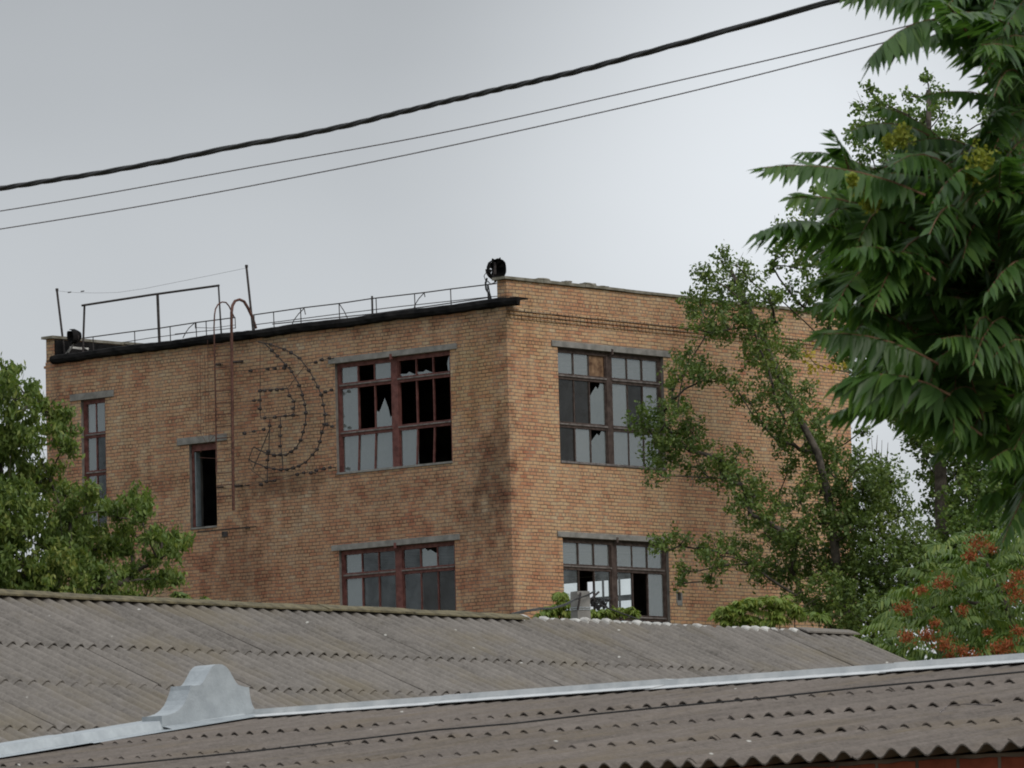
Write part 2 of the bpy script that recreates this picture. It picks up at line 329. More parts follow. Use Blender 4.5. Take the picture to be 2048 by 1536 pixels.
wall_grid(wl, fC, 0, LY, 0, 15.18, wallsC, .42); wall_grid(wl, fD, 0, LX, 0, 15.18, [], .42)
wl.xf = None
wo_ = wl.build('wall', [M_BRICK, M_PLASTER, M_INT], bld, recalc=False)
fl = MB()
for z in (2.7, 6.75, 10.75): fl.box(.43, LX-.43, .43, LY-.43, z-.2, z)
fl.build('floor', M_INT, bld)
# roof slab
rf = MB(); rf.box(.02, LX-.02, .02, LY-.02, 15.185, 15.24); rf.build('roof', M_TAR, bld)
cl = MB(); cl.box(.43, LX-.43, .43, LY-.43, 14.95, 15.17); cl.build('ceiling', M_INT, bld)
# black tarred roof edge above wall A: lumpy beam that runs on past the corner
te = MB(); n = 90; ring = [(-.12, 15.15), (-.14, 15.22), (-.11, 15.30), (.0, 15.335), (.25, 15.33), (.25, 15.26), (.0, 15.25), (-.02, 15.12)]
y0, y1 = -.42, 14.1; vs = []; rr = random.Random(3)
for i in range(n+1):
    y = y0+(y1-y0)*i/n; w = rr.uniform(-.012, .012); q = .01*math.sin(i*.35)
    for (x, z) in ring: vs.append((x+rr.uniform(-.012, .012) if x < 0 else x, y, z+(w if z < 15.2 else 0)+q+rr.uniform(-.006, .006)+(.04 if y < -.05 and z > 15.3 else 0)*-1))
k = len(ring)
te.add(vs, [(i*k+j, i*k+(j+1) % k, (i+1)*k+(j+1) % k, (i+1)*k+j) for i in range(n) for j in range(k)]+[tuple(range(k)), tuple(n*k+j for j in range(k))])
te.build('roof_edge', M_TAR, bld)
# parapets on both sides, brick, with concrete copings
def parapet(y0, y1, out):
    p = MB(); p.box(.03, LX, y0, y1, 15.25, 15.72); o = p.build('parapet', M_BRICK, bld)
    c = MB(); x = -.07; rr = random.Random(int(y0*10)+5)
    while x < LX:
        l = rr.uniform(.9, 1.5); e = rr.uniform(-.008, .008)
        c.box(x, min(x+l-.012, LX+.05), y0-.06, y1+.06, 15.725+e, 15.785+e, jit=.006); x += l
    c.build('coping', M_COPING, o); return o
pB = parapet(0.0, .27, 0)
pD = parapet(LY-.26, LY, 0)
ti = MB(); ti.box(.04, LX-.3, LY-.30, LY-.265, 15.25, 15.70, jit=.01); ti.build('parapet_lining', M_TAR, bld)
tw = MB(); tw.box(.5, 1.1, LY-.312, LY-.303, 15.52, 15.57, jit=.01)
tw.build('torn_lining_patch', M_WHITE, bld)
# bricks that fill the strip between wall top and parapet foot, and the cornice of projecting courses
co_ = MB()
for y0, s in ((0, -1), (LY, 1)):
    for (za, zb, pr) in ((15.185, 15.25, .0),): co_.box(.02, LX, min(y0-s*.27, y0), max(y0-s*.27, y0), za+.002, zb-.002)
co_.build('wall_top_course', M_BRICK, bld)
for y0, s in ((0, -1), (LY, 1)):
    cn = MB()
    for (za, pr, off) in ((15.045, .085, 0), (14.965, .06, .05), (14.885, .03, .09)):
        x = .02+off
        while x < LX-.1:
            e = random.uniform(-.006, .006); a, b = y0-s*.003, y0+s*(pr+e)
            cn.box(x, x+.106, min(a, b), max(a, b), za, za+.058); x += .122
    cn.build('cornice', M_BRICK, bld)
# ---- windows
def window(fx, a0, a1, z0, z1, rows, cols, center, paint, glass, seed, nub=True, lint=None, skew=0, side=1):
    """rows: z positions of transoms from the top down (z1 first, z0 last); glass: list per row of codes per column"""
    rr = random.Random(seed); fr = MB(fx); leds = []; ina, outo = -.15, -.08
    def bx(a, b, c, d, o0=-.15, o1=-.085, mi=0): fr.box(a, b, o0, o1, c, d, mi)
    bx(a0+.002, a0+.075, z0+.004, z1-.004, -.165, -.08); bx(a1-.075, a1-.002, z0+.004, z1-.004, -.165, -.08)
    bx(a0+.075, a1-.075, z1-.10, z1-.004, -.165, -.08); bx(a0+.075, a1-.075, z0+.004, z0+.055, -.165, -.08)
    segs = [(a0+.075, a1-.075)]
    if center:
        m = (a0+a1)/2; bx(m-.095, m+.095, z0+.055, z1-.10, -.172, -.072); segs = [(a0+.075, m-.095), (m+.095, a1-.075)]
        if nub: fr.box(m-.03, m+.03, -.02, .05, z1-.06, z1+.06)
    gl = MB(fx); zs = [z1-.10]+rows+[z0+.055]
    for zt in rows:
        for (s0, s1) in segs:
            bx(s0, s1, zt-.075, zt+.055, -.163, -.083); led = MB(fx); led.box(s0, s1, -.08, -.055, zt-.012, zt+.02, jit=.002); leds.append(led)
    nc = cols
    for ri in range(len(zs)-1):
        zt = zs[ri]-(.075 if ri else 0); zb = zs[ri+1]+(.055 if ri < len(zs)-2 else 0)
        k = 0
        for (s0, s1) in segs:
            s0i, s1i = s0+.03, s1-.03
            bx(s0, s0i, zb, zt, -.15, -.092); bx(s1i, s1, zb, zt, -.15, -.092)
            w = (s1i-s0i)/nc; sk = skew if (ri == len(zs)-2) else 0
            for c in range(nc):
                if c:
                    a = s0i+w*c; t = .017
                    fr.add([(a-t, -.145, zt), (a+t, -.145, zt), (a+t, -.10, zt), (a-t, -.10, zt), (a-t+sk, -.145, zb), (a+t+sk, -.145, zb), (a+t+sk, -.10, zb), (a-t+sk, -.10, zb)],
                           [(0, 1, 2, 3), (4, 5, 6, 7), (0, 1, 5, 4), (1, 2, 6, 5), (2, 3, 7, 6), (3, 0, 4, 7)])
                code = glass[ri][k] if ri < len(glass) and k < len(glass[ri]) else 'g'; k += 1
                A, B = s0i+w*c, s0i+w*(c+1); o = -.12+rr.uniform(-.004, .004); o2 = o+rr.uniform(-.006, .006)
                mi = {'g': 0, 'b': 1, 'd': 2, 'k': 3, 'p': 4, 'c': 5}.get(code, 0)
                if code in 'gbdkpc': gl.quad((A, o, zb), (B, o2, zb), (B, o2, zt), (A, o, zt), mi)
                elif code in 's2mt':
                    H = zt-zb; wv = B-A
                    if code == 's': pts = [(0, 0), (1, 0), (1, .42), (.8, .36), (.62, .5), (.45, .68), (.25, .45), (.12, .2), (0, .28)]
                    elif code == '2': pts = [(0, 0), (.9, 0), (.98, .18), (.6, .14), (.45, .26), (.2, .1)]
                    elif code == 'm': pts = [(0, 0), (.14, .0), (.2, .5), (.1, .9), (0, 1)]
                    else: pts = [(.0, 0), (1, 0), (1, .96), (.75, .99), (.6, .84), (.45, .9), (0, .62)]
                    gl.add([(A+wv*x, o, zb+H*y) for x, y in pts], [tuple(range(len(pts)))], 0)
    o = fr.build('window', paint, bld)
    if gl.v: gl.build('glass', [M_GL, M_GLB, M_GLD, M_GLK, M_PLY, M_GLC], o, recalc=False)
    for led in leds: led.build('ledge', M_GREYWOOD, o)
    s_ = MB(fx); s_.box(a0+.004, a1-.004, -.07, .03, z0+.004, z0+.05, jit=.003); s_.build('sill', M_GREYWOOD if paint is M_BRNPAINT else M_CONC, o)
    if lint:
        l = MB(fx); l.box(lint[0], lint[1], -.02, .035, z1+.004, z1+.004+lint[2], jit=.004); l.build('lintel', M_CONC, o)
    return o
# on wall A the first column is the one nearest the corner (it shows at the right)
window(fA, W0, W1, 11.86, 14.34, [13.84, 12.78], 3, True, M_REDPAINT, ['m22gxg', 'xxxsxg', 'xxgggg'], 1, lint=(1.45, 5.28, .125), skew=.05)
window(fA, W0, W1, 7.7, 10.18, [9.62, 8.5], 3, True, M_REDPAINT, ['dtdddg', 'kkdddg', 'dddddd'], 2, lint=(1.5, 5.32, .125))
window(fB, W0, W1+.12, 11.82, 14.36, [13.75, 12.69], 3, True, M_BRNPAINT, ['bbpbbb', 'kktbkb', 'kbtbbb'], 3, lint=(1.45, 5.46, .13))
window(fB, W0, W1+.12, 7.7, 10.2, [9.58, 8.52], 3, True, M_BRNPAINT, ['bbbbbb', 'cxccxb', 'cxccxb'], 4, lint=(1.48, 5.3, .12))
window(fC, 6.45, 10.0, 7.7, 10.14, [9.6, 8.5], 3, True, M_BRNPAINT, ['xxxxxx', 'xxxxxx', 'xxxxxx'], 5, nub=False)
window(fA, 12.42, 13.22, 11.2, 14.2, [13.38, 12.5], 2, False, M_REDPAINT, ['gb', 'dg', 'dg', 'dd'], 6, lint=(12.12, 13.55, .15))
for (fx, e) in ((fA, 0), (fB, .1)): window(fx, W0, W1+e, 3.5, 6.0, [5.45, 4.4], 3, True, M_REDPAINT, ['dddddd']*3, 9, lint=(1.5, 5.3, .12))
window(fA, 12.42, 13.22, 7, 10, [9.2, 8.3], 2, False, M_REDPAINT, ['dd', 'dd', 'dd'], 6, lint=(12.12, 13.55, .15))
# doorway high on wall A
d = MB(fA); d.box(8.872, 8.94, -.17, -.08, 11.02, 12.89); d.box(9.65, 9.718, -.17, -.08, 11.02, 12.89); d.box(8.94, 9.65, -.17, -.08, 12.74, 12.89)
dr = d.build('doorway', M_REDPAINT, bld)
l = MB(fA); l.box(8.5, 10.08, -.02, .035, 12.905, 13.06, jit=.004); l.build('lintel', M_CONC, dr)
l = MB(fA); l.box(8.88, 9.71, -.14, .03, 10.96, 10.998, jit=.003); l.build('threshold', M_CONC, dr)
l = MB(fA); l.add([(9.645, -.1, 11.03), (9.61, -.1, 11.03), (9.63, -.26, 11.03), (9.66, -.26, 11.03), (9.645, -.1, 12.72), (9.61, -.1, 12.72), (9.63, -.26, 12.72), (9.66, -.26, 12.72)],
                  [(0, 1, 2, 3), (4, 5, 6, 7), (0, 1, 5, 4), (1, 2, 6, 5), (2, 3, 7, 6), (3, 0, 4, 7)]); l.build('door', M_DOOR, dr)
# patched hole and leftover ledge scars
h = MB(fB)
for (a, b, c, d2) in ((5.46, 5.5, 8.88, 9.16), (5.61, 5.66, 8.86, 9.1), (5.48, 5.64, 8.82, 8.93)): h.box(a, b, -.01, .015, c, d2, jit=.012)
h.build('mortar_patch', M_CONC, bld)
h = MB(fA); h.box(7.65, 9.5, -.01, .012, 10.885, 10.905, jit=.004); h.box(8.55, 8.72, -.01, .02, 10.72, 10.84, jit=.01); h.box(7.85, 7.98, -.01, .05, 10.86, 10.9, jit=.01)
h.build('ledge_remnant', M_IRON, bld)

# ---------------------------------------------------------------- things fixed to or standing on the building
def bthing(name, label, cat, group=None):
    o = empty(name, tuple(C0), RZ, label, cat, group); return o
# ladder
la = bthing('ladder', 'rusty steel ladder with two hooped tops climbing the left brick wall beside the doorway', 'ladder')
XL = -.34
def hoop(pts):
    out = []; n = len(pts)
    for i, (px, py) in enumerate(pts): out.append(onA(px, py, XL+.75*i/(n-1)))
    return out
s1 = MB(); s1.tube([onA(433, 945, XL), onA(431, 800, XL), onA(428, 655, XL)]+hoop([(429, 630), (431, 618), (436, 609), (444, 604), (452, 605), (458, 612), (464, 625), (469, 636)]), .017, 6); s1.build('stile', M_RUST, la)
s2 = MB(); s2.tube([onA(467, 1021, XL), onA(465, 850, XL), onA(463, 655, XL)]+hoop([(463, 625), (465, 611), (470, 602), (479, 599), (488, 603), (496, 616), (504, 633), (512, 657)]), .034, 6); s2.build('stile', M_RUST, la)
y = 686
while y < 1015:
    r = MB(); r.tube([onA(429+(y-655)*.012, y+3, XL), onA(464+(y-655)*.01, y, XL)], .0105, 5); r.build('rung', M_RUST, la); y += 23.5
for (a, b, w) in (((433, 729), (441, 729), .03), ((465, 724), (485, 723), .035), ((435, 975), (446, 974), .025), ((468, 972), (484, 971), .03)):
    k_ = MB(); p, q = onA(*a, XL), onA(*b, 0); k_.tube([p, (0.0, q[1], q[2])], w, 5); k_.build('bracket', M_IRON, la)
cg = MB()
for (a, b, w) in (((400, 690), (402, 868), .005), ((394, 700), (396, 870), .004), ((415, 680), (418, 880), .005), ((409, 700), (412, 872), .004)): cg.tube([onA(*a, -.6), onA(*b, -.6)], w, 4)
for (a, b, c2, w) in (((392, 732), (408, 738), (429, 732), .007), ((405, 784), (430, 781), (464, 778), .010), ((396, 826), (415, 830), (430, 824), .006), ((398, 862), (425, 870), (465, 870), .006), ((430, 842), (445, 832), (464, 822), .005)): cg.tube([onA(*a, -.6), onA(*b, -.6), onA(*c2, XL)], w, 4)
for (a, b) in (((397, 860), (412, 884)), ((430, 870), (400, 905)), ((398, 915), (434, 917))): cg.tube([onA(*a, -.55), onA(*b, -.4)], .005, 4)
cg.build('broken_cage_wire', M_RUST, la)
# emblem sign of wire and lamp holders: sickle and hammer
sg = bthing('emblem_sign', 'big hammer and sickle outline of black wire and lamp holders on the brick wall', 'sign')
def cz(x, y): return (380+x/3.657, 660+y/3.657)
def cvt(pts): return [onA(*cz(*p), -.16) for p in pts]
outer = [(500, 85), (590, 105), (690, 140), (740, 165), (800, 205), (870, 295), (905, 358), (935, 415), (960, 475), (975, 548), (988, 618), (985, 690), (965, 748), (950, 815), (930, 872), (897, 912), (845, 968), (795, 995), (755, 1008), (710, 1020), (665, 1022), (615, 1015), (560, 1005), (470, 970), (430, 945)]
inner = [(500, 85), (540, 95), (600, 150), (640, 190), (700, 255), (745, 305), (800, 405), (822, 475), (840, 545), (848, 605), (843, 690), (828, 745), (810, 805), (775, 862), (740, 890), (700, 913), (660, 912), (615, 915), (570, 905), (520, 885), (465, 855)]
b1 = MB(); b1.tube(cvt(outer), .014, 5); b1.tube(cvt(inner), .014, 5); b1.tube(cvt([(465, 855), (430, 945)]), .008, 5); b1.build('sickle', M_IRON, sg)
b2 = MB()
for pl in ([(512, 440), (715, 425), (725, 480), (760, 520), (766, 572), (755, 622), (515, 645), (512, 440)], [(585, 648), (582, 700), (577, 890), (568, 950), (565, 1100)], [(660, 640), (662, 850), (672, 910), (680, 1015)], [(460, 1020), (520, 880), (580, 730)]): b2.tube(cvt(pl), .012, 5)
b2.build('hammer', M_IRON, sg)
b3 = MB()
rods = [[(395, 297), (560, 280), (700, 262)], [(402, 528), (512, 512)], [(395, 757), (545, 728)], [(958, 475), (1042, 438)], [(985, 688), (1042, 705)], [(390, 1140), (560, 1105), (680, 1082), (830, 1045), (1032, 1005)], [(755, 622), (985, 612)], [(715, 425), (770, 352), (850, 250), (1025, 205)], [(512, 110), (513, 440)], [(755, 520), (950, 500)], [(760, 622), (760, 560)], [(430, 1010), (560, 1110)], [(460, 860), (430, 950), (470, 1030)]]
for pl in rods: b3.tube(cvt(pl), .0065, 4)
b3.build('support_rod', M_IRON, sg)
ins = outer[1:-2]+inner[2:-2]+[(512, 445), (548, 443), (590, 440), (637, 436), (675, 432), (727, 480), (757, 522), (755, 572), (755, 622), (697, 627), (622, 638), (548, 642), (512, 512), (512, 575), (583, 700), (660, 705), (660, 773), (660, 848), (573, 888), (568, 950), (445, 297), (570, 284), (622, 280), (690, 278), (470, 515), (400, 755), (468, 740), (540, 726), (990, 452), (1035, 438), (1000, 690), (1040, 705), (920, 235), (965, 217), (1020, 205), (785, 1055), (832, 1043), (925, 1025), (980, 1015), (1025, 1005), (885, 1045), (620, 1100), (560, 1108), (520, 1130)]
for i, p in enumerate(ins):
    q = cvt([p])[0]; m_ = MB(); s = .030+.008*((i*7) % 5)/5
    m_.tube([(q[0]-.045, q[1], q[2]-.01), (q[0]+.02, q[1], q[2])], s*.9, 6, r1=s*1.3); m_.build('lamp_holder', M_IRON, sg)
for p in [(512, 440), (755, 622), (985, 618), (700, 270), (500, 90), (565, 1105), (885, 1045), (1030, 1005), (1020, 205), (400, 1135)]:
    q = cvt([p])[0]; m_ = MB(); m_.tube([q, (0.0, q[1], q[2])], .012, 5); m_.build('standoff', M_IRON, sg)
# roof railing
ra = bthing('roof_railing', 'thin rusty pipe railing along the black roof edge of the brick building', 'railing')
XR = .22
def rl(pts, r, name, off=XR):
    m_ = MB(); m_.tube([onA(px, py, off) for px, py in pts], r, 5); return m_.build(name, M_IRON, ra)
rl([(168, 676), (250, 665), (315, 657), (392, 645), (470, 635)], .014, 'rail'); rl([(505, 630), (610, 615), (678, 607), (744, 597), (849, 585), (901, 578), (993, 567)], .014, 'rail')
rl([(350, 668), (420, 661), (470, 656)], .009, 'rail'); rl([(505, 650), (668, 629), (800, 613), (977, 594), (998, 592)], .010, 'rail'); rl([(545, 648), (752, 627), (860, 612), (977, 595)], .013, 'rail', XR-.1)
rl([(390, 655), (425, 656), (470, 650)], .007, 'rail'); rl([(250, 684), (300, 676), (400, 663)], .009, 'rail')
for x, y in ((186, 673), (269, 663), (340, 653), (392, 645), (412, 643), (547, 624), (601, 616), (678, 607), (752, 597), (829, 588), (901, 578), (975, 570), (508, 630)):
    p = onA(x, y, XR); m_ = MB(); m_.tube([p, (p[0], p[1]-.01, 15.24)], .012, 5); m_.build('post', M_IRON, ra)
p = onA(744, 592, XR); m_ = MB(); m_.tube([p, (p[0], p[1], 15.24)], .024, 5); m_.build('post', M_IRON, ra)
for pl in ([(849, 585), (838, 597), (831, 608), (826, 622)], [(609, 616), (597, 628), (588, 640), (583, 652)], [(678, 607), (688, 622), (695, 637)], [(388, 647), (378, 656), (371, 666), (366, 676)], [(848, 584), (850, 594)], [(608, 616), (611, 629)], [(470, 634), (471, 657)], [(390, 645), (391, 657)]): rl(pl, .011, 'brace')
# tall pipe frame
tf = bthing('pipe_frame', 'tall rusty pipe frame standing on the roof above the narrow left window', 'frame')
XF = .3
def fr_(name, pts, r, par, off=XF, mat=M_RUST):
    m_ = MB(); m_.tube([onA(px, py, off) for px, py in pts], r, 6); return m_.build(name, mat, par)
fr_('crossbar', [(164, 611), (300, 590), (438, 571)], .028, tf, mat=M_IRON)
for a, w in (((169, 610), .026), ((315, 588), .034), ((437, 572), .02)):
    p = onA(*a, XF); q = onA(a[0]+{169: -4, 315: 4, 437: 6}[a[0]], {169: 690, 315: 680, 437: 664}[a[0]], XF)
    m_ = MB(); m_.tube([p, (q[0], q[1], 15.24)], w, 6); m_.build('post', M_IRON, tf)
def mast(a, b, label):
    o = bthing('antenna_mast', label, 'mast', 'masts holding the aerial wire'); p = onA(*a, .3); q = onA(*b, .3)
    m_ = MB(); m_.tube([p, (q[0], q[1], 15.24)], .027, 6); m_.build('pole', M_IRON, o)
    m_ = MB(); m_.tube([(p[0], p[1], p[2]), (p[0], p[1], p[2]+.06)], .036, 6); m_.build('cap', M_IRON, o)
mast((114, 582), (130, 690), 'leaning thin mast at the left end of the brick building roof')
mast((493, 535), (507, 655), 'tallest thin mast behind the hooped top of the ladder')
aw = MB(); aw.tube([onA(*p, .3) for p in [(115, 582), (150, 585), (190, 586), (235, 585), (290, 577), (350, 565), (420, 551), (493, 536)]], .0035, 4)
aw.tube([onA(*p, .3) for p in [(136, 585), (142, 584)]], .014, 5); aw.tube([onA(*p, .3) for p in [(162, 583), (168, 582)]], .014, 5)
ao = aw.build('aerial_wire', M_IRON); ao.location = tuple(C0); ao.rotation_euler = (0, 0, RZ); tag(ao, 'very thin aerial wire with two insulators sagging between the two roof masts', 'wire')
# ruined floodlights
def floodlight(loc, r, label, tilt, petals, depth):
    o = empty('floodlight', loc, 0, label, 'floodlight', 'wrecked floodlights on the roof'); rr = random.Random(11)
    sh = MB(); n = 20; rings = [(0, .55), (.25, .82), (.6, 1.0), (1.0, 1.05)]; vs = []
    T = Matrix.Rotation(tilt[2], 3, 'Z') @ Matrix.Rotation(tilt[0], 3, 'X')
    for (t, s) in rings:
        for j in range(n):
            a = 2*math.pi*j/n; e = 1+rr.uniform(-.06, .06); gap = 1
            v_ = Vector((math.cos(a)*r*s*e, -t*depth+depth*.5, math.sin(a)*r*s*e*1.08)); vs.append(tuple(T @ v_))
    fs = [(i*n+j, i*n+(j+1) % n, (i+1)*n+(j+1) % n, (i+1)*n+j) for i in range(3) for j in range(n) if not (j in (5, 6) and i > 0)]
    vs.append(tuple(T @ Vector((0, depth*.5, 0)))); c = len(vs)-1
    fs += [(j, (j+1) % n, c) for j in range(n) if j not in (7, 8, 13)]
    sh.add(vs, fs); ob = sh.build('housing', M_TAR, o)
    md = ob.modifiers.new('t', 'SOLIDIFY'); md.thickness = .015
    pt = MB()
    for (a, ln, w) in petals:
        p0 = Vector((math.cos(a)*r, -depth*.3, math.sin(a)*r)); p1 = Vector((math.cos(a+w)*r, -depth*.3, math.sin(a+w)*r)); p2 = Vector((math.cos(a+w*.6)*r*(1+ln), -depth*.4, math.sin(a+w*.6)*r*(1+ln)))
        q = Vector((math.cos(a+w*.5)*r*.5, 0, math.sin(a+w*.5)*r*.5))
        pt.add([tuple(T @ x) for x in (p0, p1, p2, q)], [(0, 1, 2), (0, 3, 1), (0, 2, 3), (1, 3, 2)])
    pt.build('torn_shutter', M_TAR, o)
    gl = MB(); gl.tube([tuple(T @ Vector((r*1.05*math.cos(a), 0, r*1.05*math.sin(a)))) for a in np.linspace(math.pi, 2*math.pi, 12)], .018, 5); gl.tube([(0, 0, -r*1.0), (0, 0, -r*1.35)], .03, 6); gl.build('yoke', M_IRON, o)
    rf_ = MB(); rf_.tube([tuple(T @ Vector((0, depth*.1, -r*.5))), tuple(T @ Vector((r*.1, depth*.1, r*.75)))], r*.2, 7, r1=r*.12); rf_.build('lamp_socket', M_IRON, o)
    return o
def toworld(p): return tuple(C0+DB*p[0]+DA*p[1]+np.array([0, 0, p[2]]))
f1 = floodlight(toworld(onA(990, 539, .1)), .21, 'wrecked black floodlight on the parapet corner above the big windows', (0, 0, .5), [(1.75, .25, .5), (.9, .3, .6), (.2, .12, .6), (2.6, .08, .6), (4.0, .12, .6), (3.3, .1, .5)], .26)
cb = MB()
for pl, w in (([(972, 546), (968, 552), (971, 560), (974, 565)], .009), ([(974, 556), (971, 566), (972, 578), (978, 588), (981, 600)], .022), ([(975, 562), (981, 568), (988, 566), (993, 560)], .012), ([(976, 568), (979, 585), (984, 602)], .014), ([(979, 588), (980, 603)], .028)): cb.tube([onA(px, py, .02) for px, py in pl], w, 5)
cbo = cb.build('cable_loop', M_BLACK); cbo.location = tuple(C0); cbo.rotation_euler = (0, 0, RZ); tag(cbo, 'black cable loops hanging from the floodlight down to the roof corner', 'cable')
f2 = floodlight(toworld(onA(150, 672, .25)), .155, 'squat wrecked floodlight at the left end of the roof edge', (.1, 0, -1.0), [(2.4, .2, .6), (.3, .1, .5)], .26)
sb = MB(); sb.tube([onA(137, 705, .2), onA(150, 684, .25)], .02, 5)
sb.tube([onA(128, 712, .2), onA(140, 697, .25)], .016, 5)
sbo = sb.build('floodlight_strut', M_CONC); sbo.location = tuple(C0); sbo.rotation_euler = (0, 0, RZ); tag(sbo, 'thin grey strut under the squat floodlight on the roof', 'strut')
# loose stones on the coping of wall B
for i, (px, py, w, h_, lab) in enumerate(((1087, 563, .36, .06, 'flat pale stone on the parapet nearest the black floodlight'), (1137, 567, .16, .07, 'small round stone between two flat stones on the parapet'), (1180, 571, .42, .07, 'wide broken slab on the parapet above the right windows'), (1208, 575, .3, .04, 'thin loose slab at the right end of the parapet rubble'))):
    p = onB(px, py, .05); bm = bmesh.new(); bmesh.ops.create_cube(bm, size=1); bmesh.ops.subdivide_edges(bm, edges=bm.edges[:], cuts=2, use_grid_fill=True)
    for v_ in bm.verts:
        v_.co = Vector((v_.co.x*w, v_.co.y*.2, v_.co.z*h_))*(1-.12*v_.co.length)+Vector((random.uniform(-.02, .02), random.uniform(-.02, .02), random.uniform(-.008, .008)))
    me = bpy.data.meshes.new('loose_stone'); bm.to_mesh(me); bm.free(); me.materials.append(M_COPING)
    o = bpy.data.objects.new('loose_stone', me); COL.objects.link(o); o.location = toworld((p[0], .1, 15.785+h_*.45)); o.rotation_euler = (0, 0, RZ+random.uniform(-.1, .1)); tag(o, lab, 'stone', 'loose stones on the parapet')

# ---------------------------------------------------------------- corrugated roofs
def corrugated(parent, mat, length, rows, pitch, amp=.023, wl=.15, sheetw=1.05, seed=1, lift=.016, endboost=None, name='roof'):
    """local X along ridge 0..length, Y downslope (horizontal), Z up from ridge; rows = distances downslope of sheet ends"""
    rr = random.Random(seed); mb = MB(); tp = math.tan(pitch); cpn = math.cos(pitch)
    ss = 8; ns = int(length/sheetw)+1; th = .008
    for ri in range(len(rows)-1):
        s0, s1 = rows[ri]-(.14 if ri else 0), rows[ri+1]
        for k in range(ns):
            x0 = k*sheetw; x1 = min(length, x0+sheetw+.045)
            if x1-x0 < .1: continue
            e0, e1 = rr.uniform(0, .002), lift*rr.uniform(.55, 1.3)+rr.uniform(0, .006); ds = rr.uniform(-.012, .012); sk = rr.uniform(-.0015, .0015)
            nx = max(2, int(round((x1-x0)/wl*ss))); vs = []
            segs = 5
            for layer in (0, 1):
                for j in range(segs+1):
                    t = j/segs; s = s0+(s1+ds-s0)*t
                    for i in range(nx+1):
                        x = x0+(x1-x0)*i/nx; z = amp*math.cos(2*math.pi*x/wl)+e0+(e1-e0)*t*t+sk*(x-x0)-layer*th+(.0012*(k % 2))
                        sag = -.012*math.sin(math.pi*min(1, max(0, s/rows[-1])))*0
                        vs.append((x, s*cpn+z*math.sin(pitch), -s*math.sin(pitch)+z*cpn+sag))
            W_ = nx+1; H_ = (segs+1)*W_; fs = []
            for j in range(segs):
                for i in range(nx):
                    a = j*W_+i; fs.append((a, a+1, a+W_+1, a+W_)); fs.append((H_+a, H_+a+W_, H_+a+W_+1, H_+a+1))
            for i in range(nx):
                a = segs*W_+i; fs.append((a, a+1, H_+a+1, H_+a)); fs.append((i, H_+i, H_+i+1, i+1))
            for j in range(segs):
                for i in (0, nx): a = j*W_+i; fs.append((a, a+W_, H_+a+W_, H_+a))
            mb.add(vs, fs)
    return mb.build(name, mat, parent, smooth=False)
# --- shed in the middle distance
Ra = at(-1100, 1156, 38.94); Rb = at(1690, 1254, 52.2); zr = (Ra[2]+Rb[2])/2
dvec = (Rb-Ra)*np.array([1, 1, 0]); LEN1 = float(np.linalg.norm(dvec)); ang1 = math.atan2(dvec[1], dvec[0])
sh1 = empty('shed', (Ra[0], Ra[1], 0), ang1, 'long shed with a grey corrugated roof and mossy ridge in front of the brick building', 'building')
# local frame here: X along ridge, downslope is -Y  -> use a mirrored helper parent
P1 = math.radians(23.2)
class Flip:  # downslope +Y in the builder becomes -Y of the shed
    pass
def flipbuild(parent, zridge, fn):
    o = fn(); me = o.data
    for v_ in me.vertices: v_.co = Vector((v_.co.x, -v_.co.y, v_.co.z+zridge))
    bm = bmesh.new(); bm.from_mesh(me); bmesh.ops.recalc_face_normals(bm, faces=bm.faces); bm.to_mesh(me); bm.free()
    for p in me.polygons: p.use_smooth = True
    me.set_sharp_from_angle(angle=math.radians(50))
    o.parent = parent; return o
r1 = flipbuild(sh1, zr, lambda: corrugated(None, M_ASB1, LEN1, [0, 1.25, 2.12, 3.1, 4.3], P1, seed=4))
# far slope of the shed (same sheets, other side)
def far(): return corrugated(None, M_ASB1, LEN1, [.05, 1.6, 3.1, 4.3], P1, seed=6)
o = far()
for v_ in o.data.vertices: v_.co.z += zr
o.parent = sh1
# walls of the shed
w_ = MB(); hE = zr-4.3*math.sin(P1)-.05; YW = 4.0*math.cos(P1)
w_.add([(.15, -YW, 0), (LEN1-.25, -YW, 0), (LEN1-.25, -YW, hE), (.15, -YW, hE)], [(0, 1, 2, 3)]); w_.add([(.15, YW, 0), (LEN1-.25, YW, 0), (LEN1-.25, YW, hE), (.15, YW, hE)], [(0, 1, 2, 3)])
for x in (.15, LEN1-.25): w_.add([(x, -YW, 0), (x, YW, 0), (x, YW, hE), (x, 0, zr-.06), (x, -YW, hE)], [(0, 1, 2, 3, 4)])
w_.build('wall', M_RED, sh1, recalc=False)
# mossy ridge cap in overlapping lengths over the left part; loose end piece at the right
def cap(x0, x1, zz, seed):
    c = MB(); rr = random.Random(seed); x = x0; n = 0
    while x < x1:
        l = min(rr.uniform(.9, 1.2), x1-x); e = rr.uniform(-.004, .006)+(n % 2)*.006; a = .13
        prof = [(-a, -a*math.tan(P1)*.8), (-a*.35, -.012), (0, .0), (a*.35, -.012), (a, -a*math.tan(P1)*.8)]
        sub = 5; vs = []
        for k in range(sub+1):
            xx = x+(l+.04)*k/sub
            for (yy, z2) in prof: vs.append((xx, yy, zz+e+z2+.036+rr.uniform(-.004, .004)))
            for (yy, z2) in prof: vs.append((xx, yy, zz+e+z2+.022))
        fs = []
        for k in range(sub):
            b = k*10
            for j in range(4): fs += [(b+j, b+j+1, b+11+j, b+10+j), (b+5+j, b+15+j, b+16+j, b+6+j)]
            fs += [(b, b+10, b+15, b+5), (b+4, b+9, b+19, b+14)]
        for b in (0, sub*10): fs += [(b+j, b+5+j, b+6+j, b+1+j) for j in range(4)]
        c.add(vs, fs); x += l; n += 1
    return c
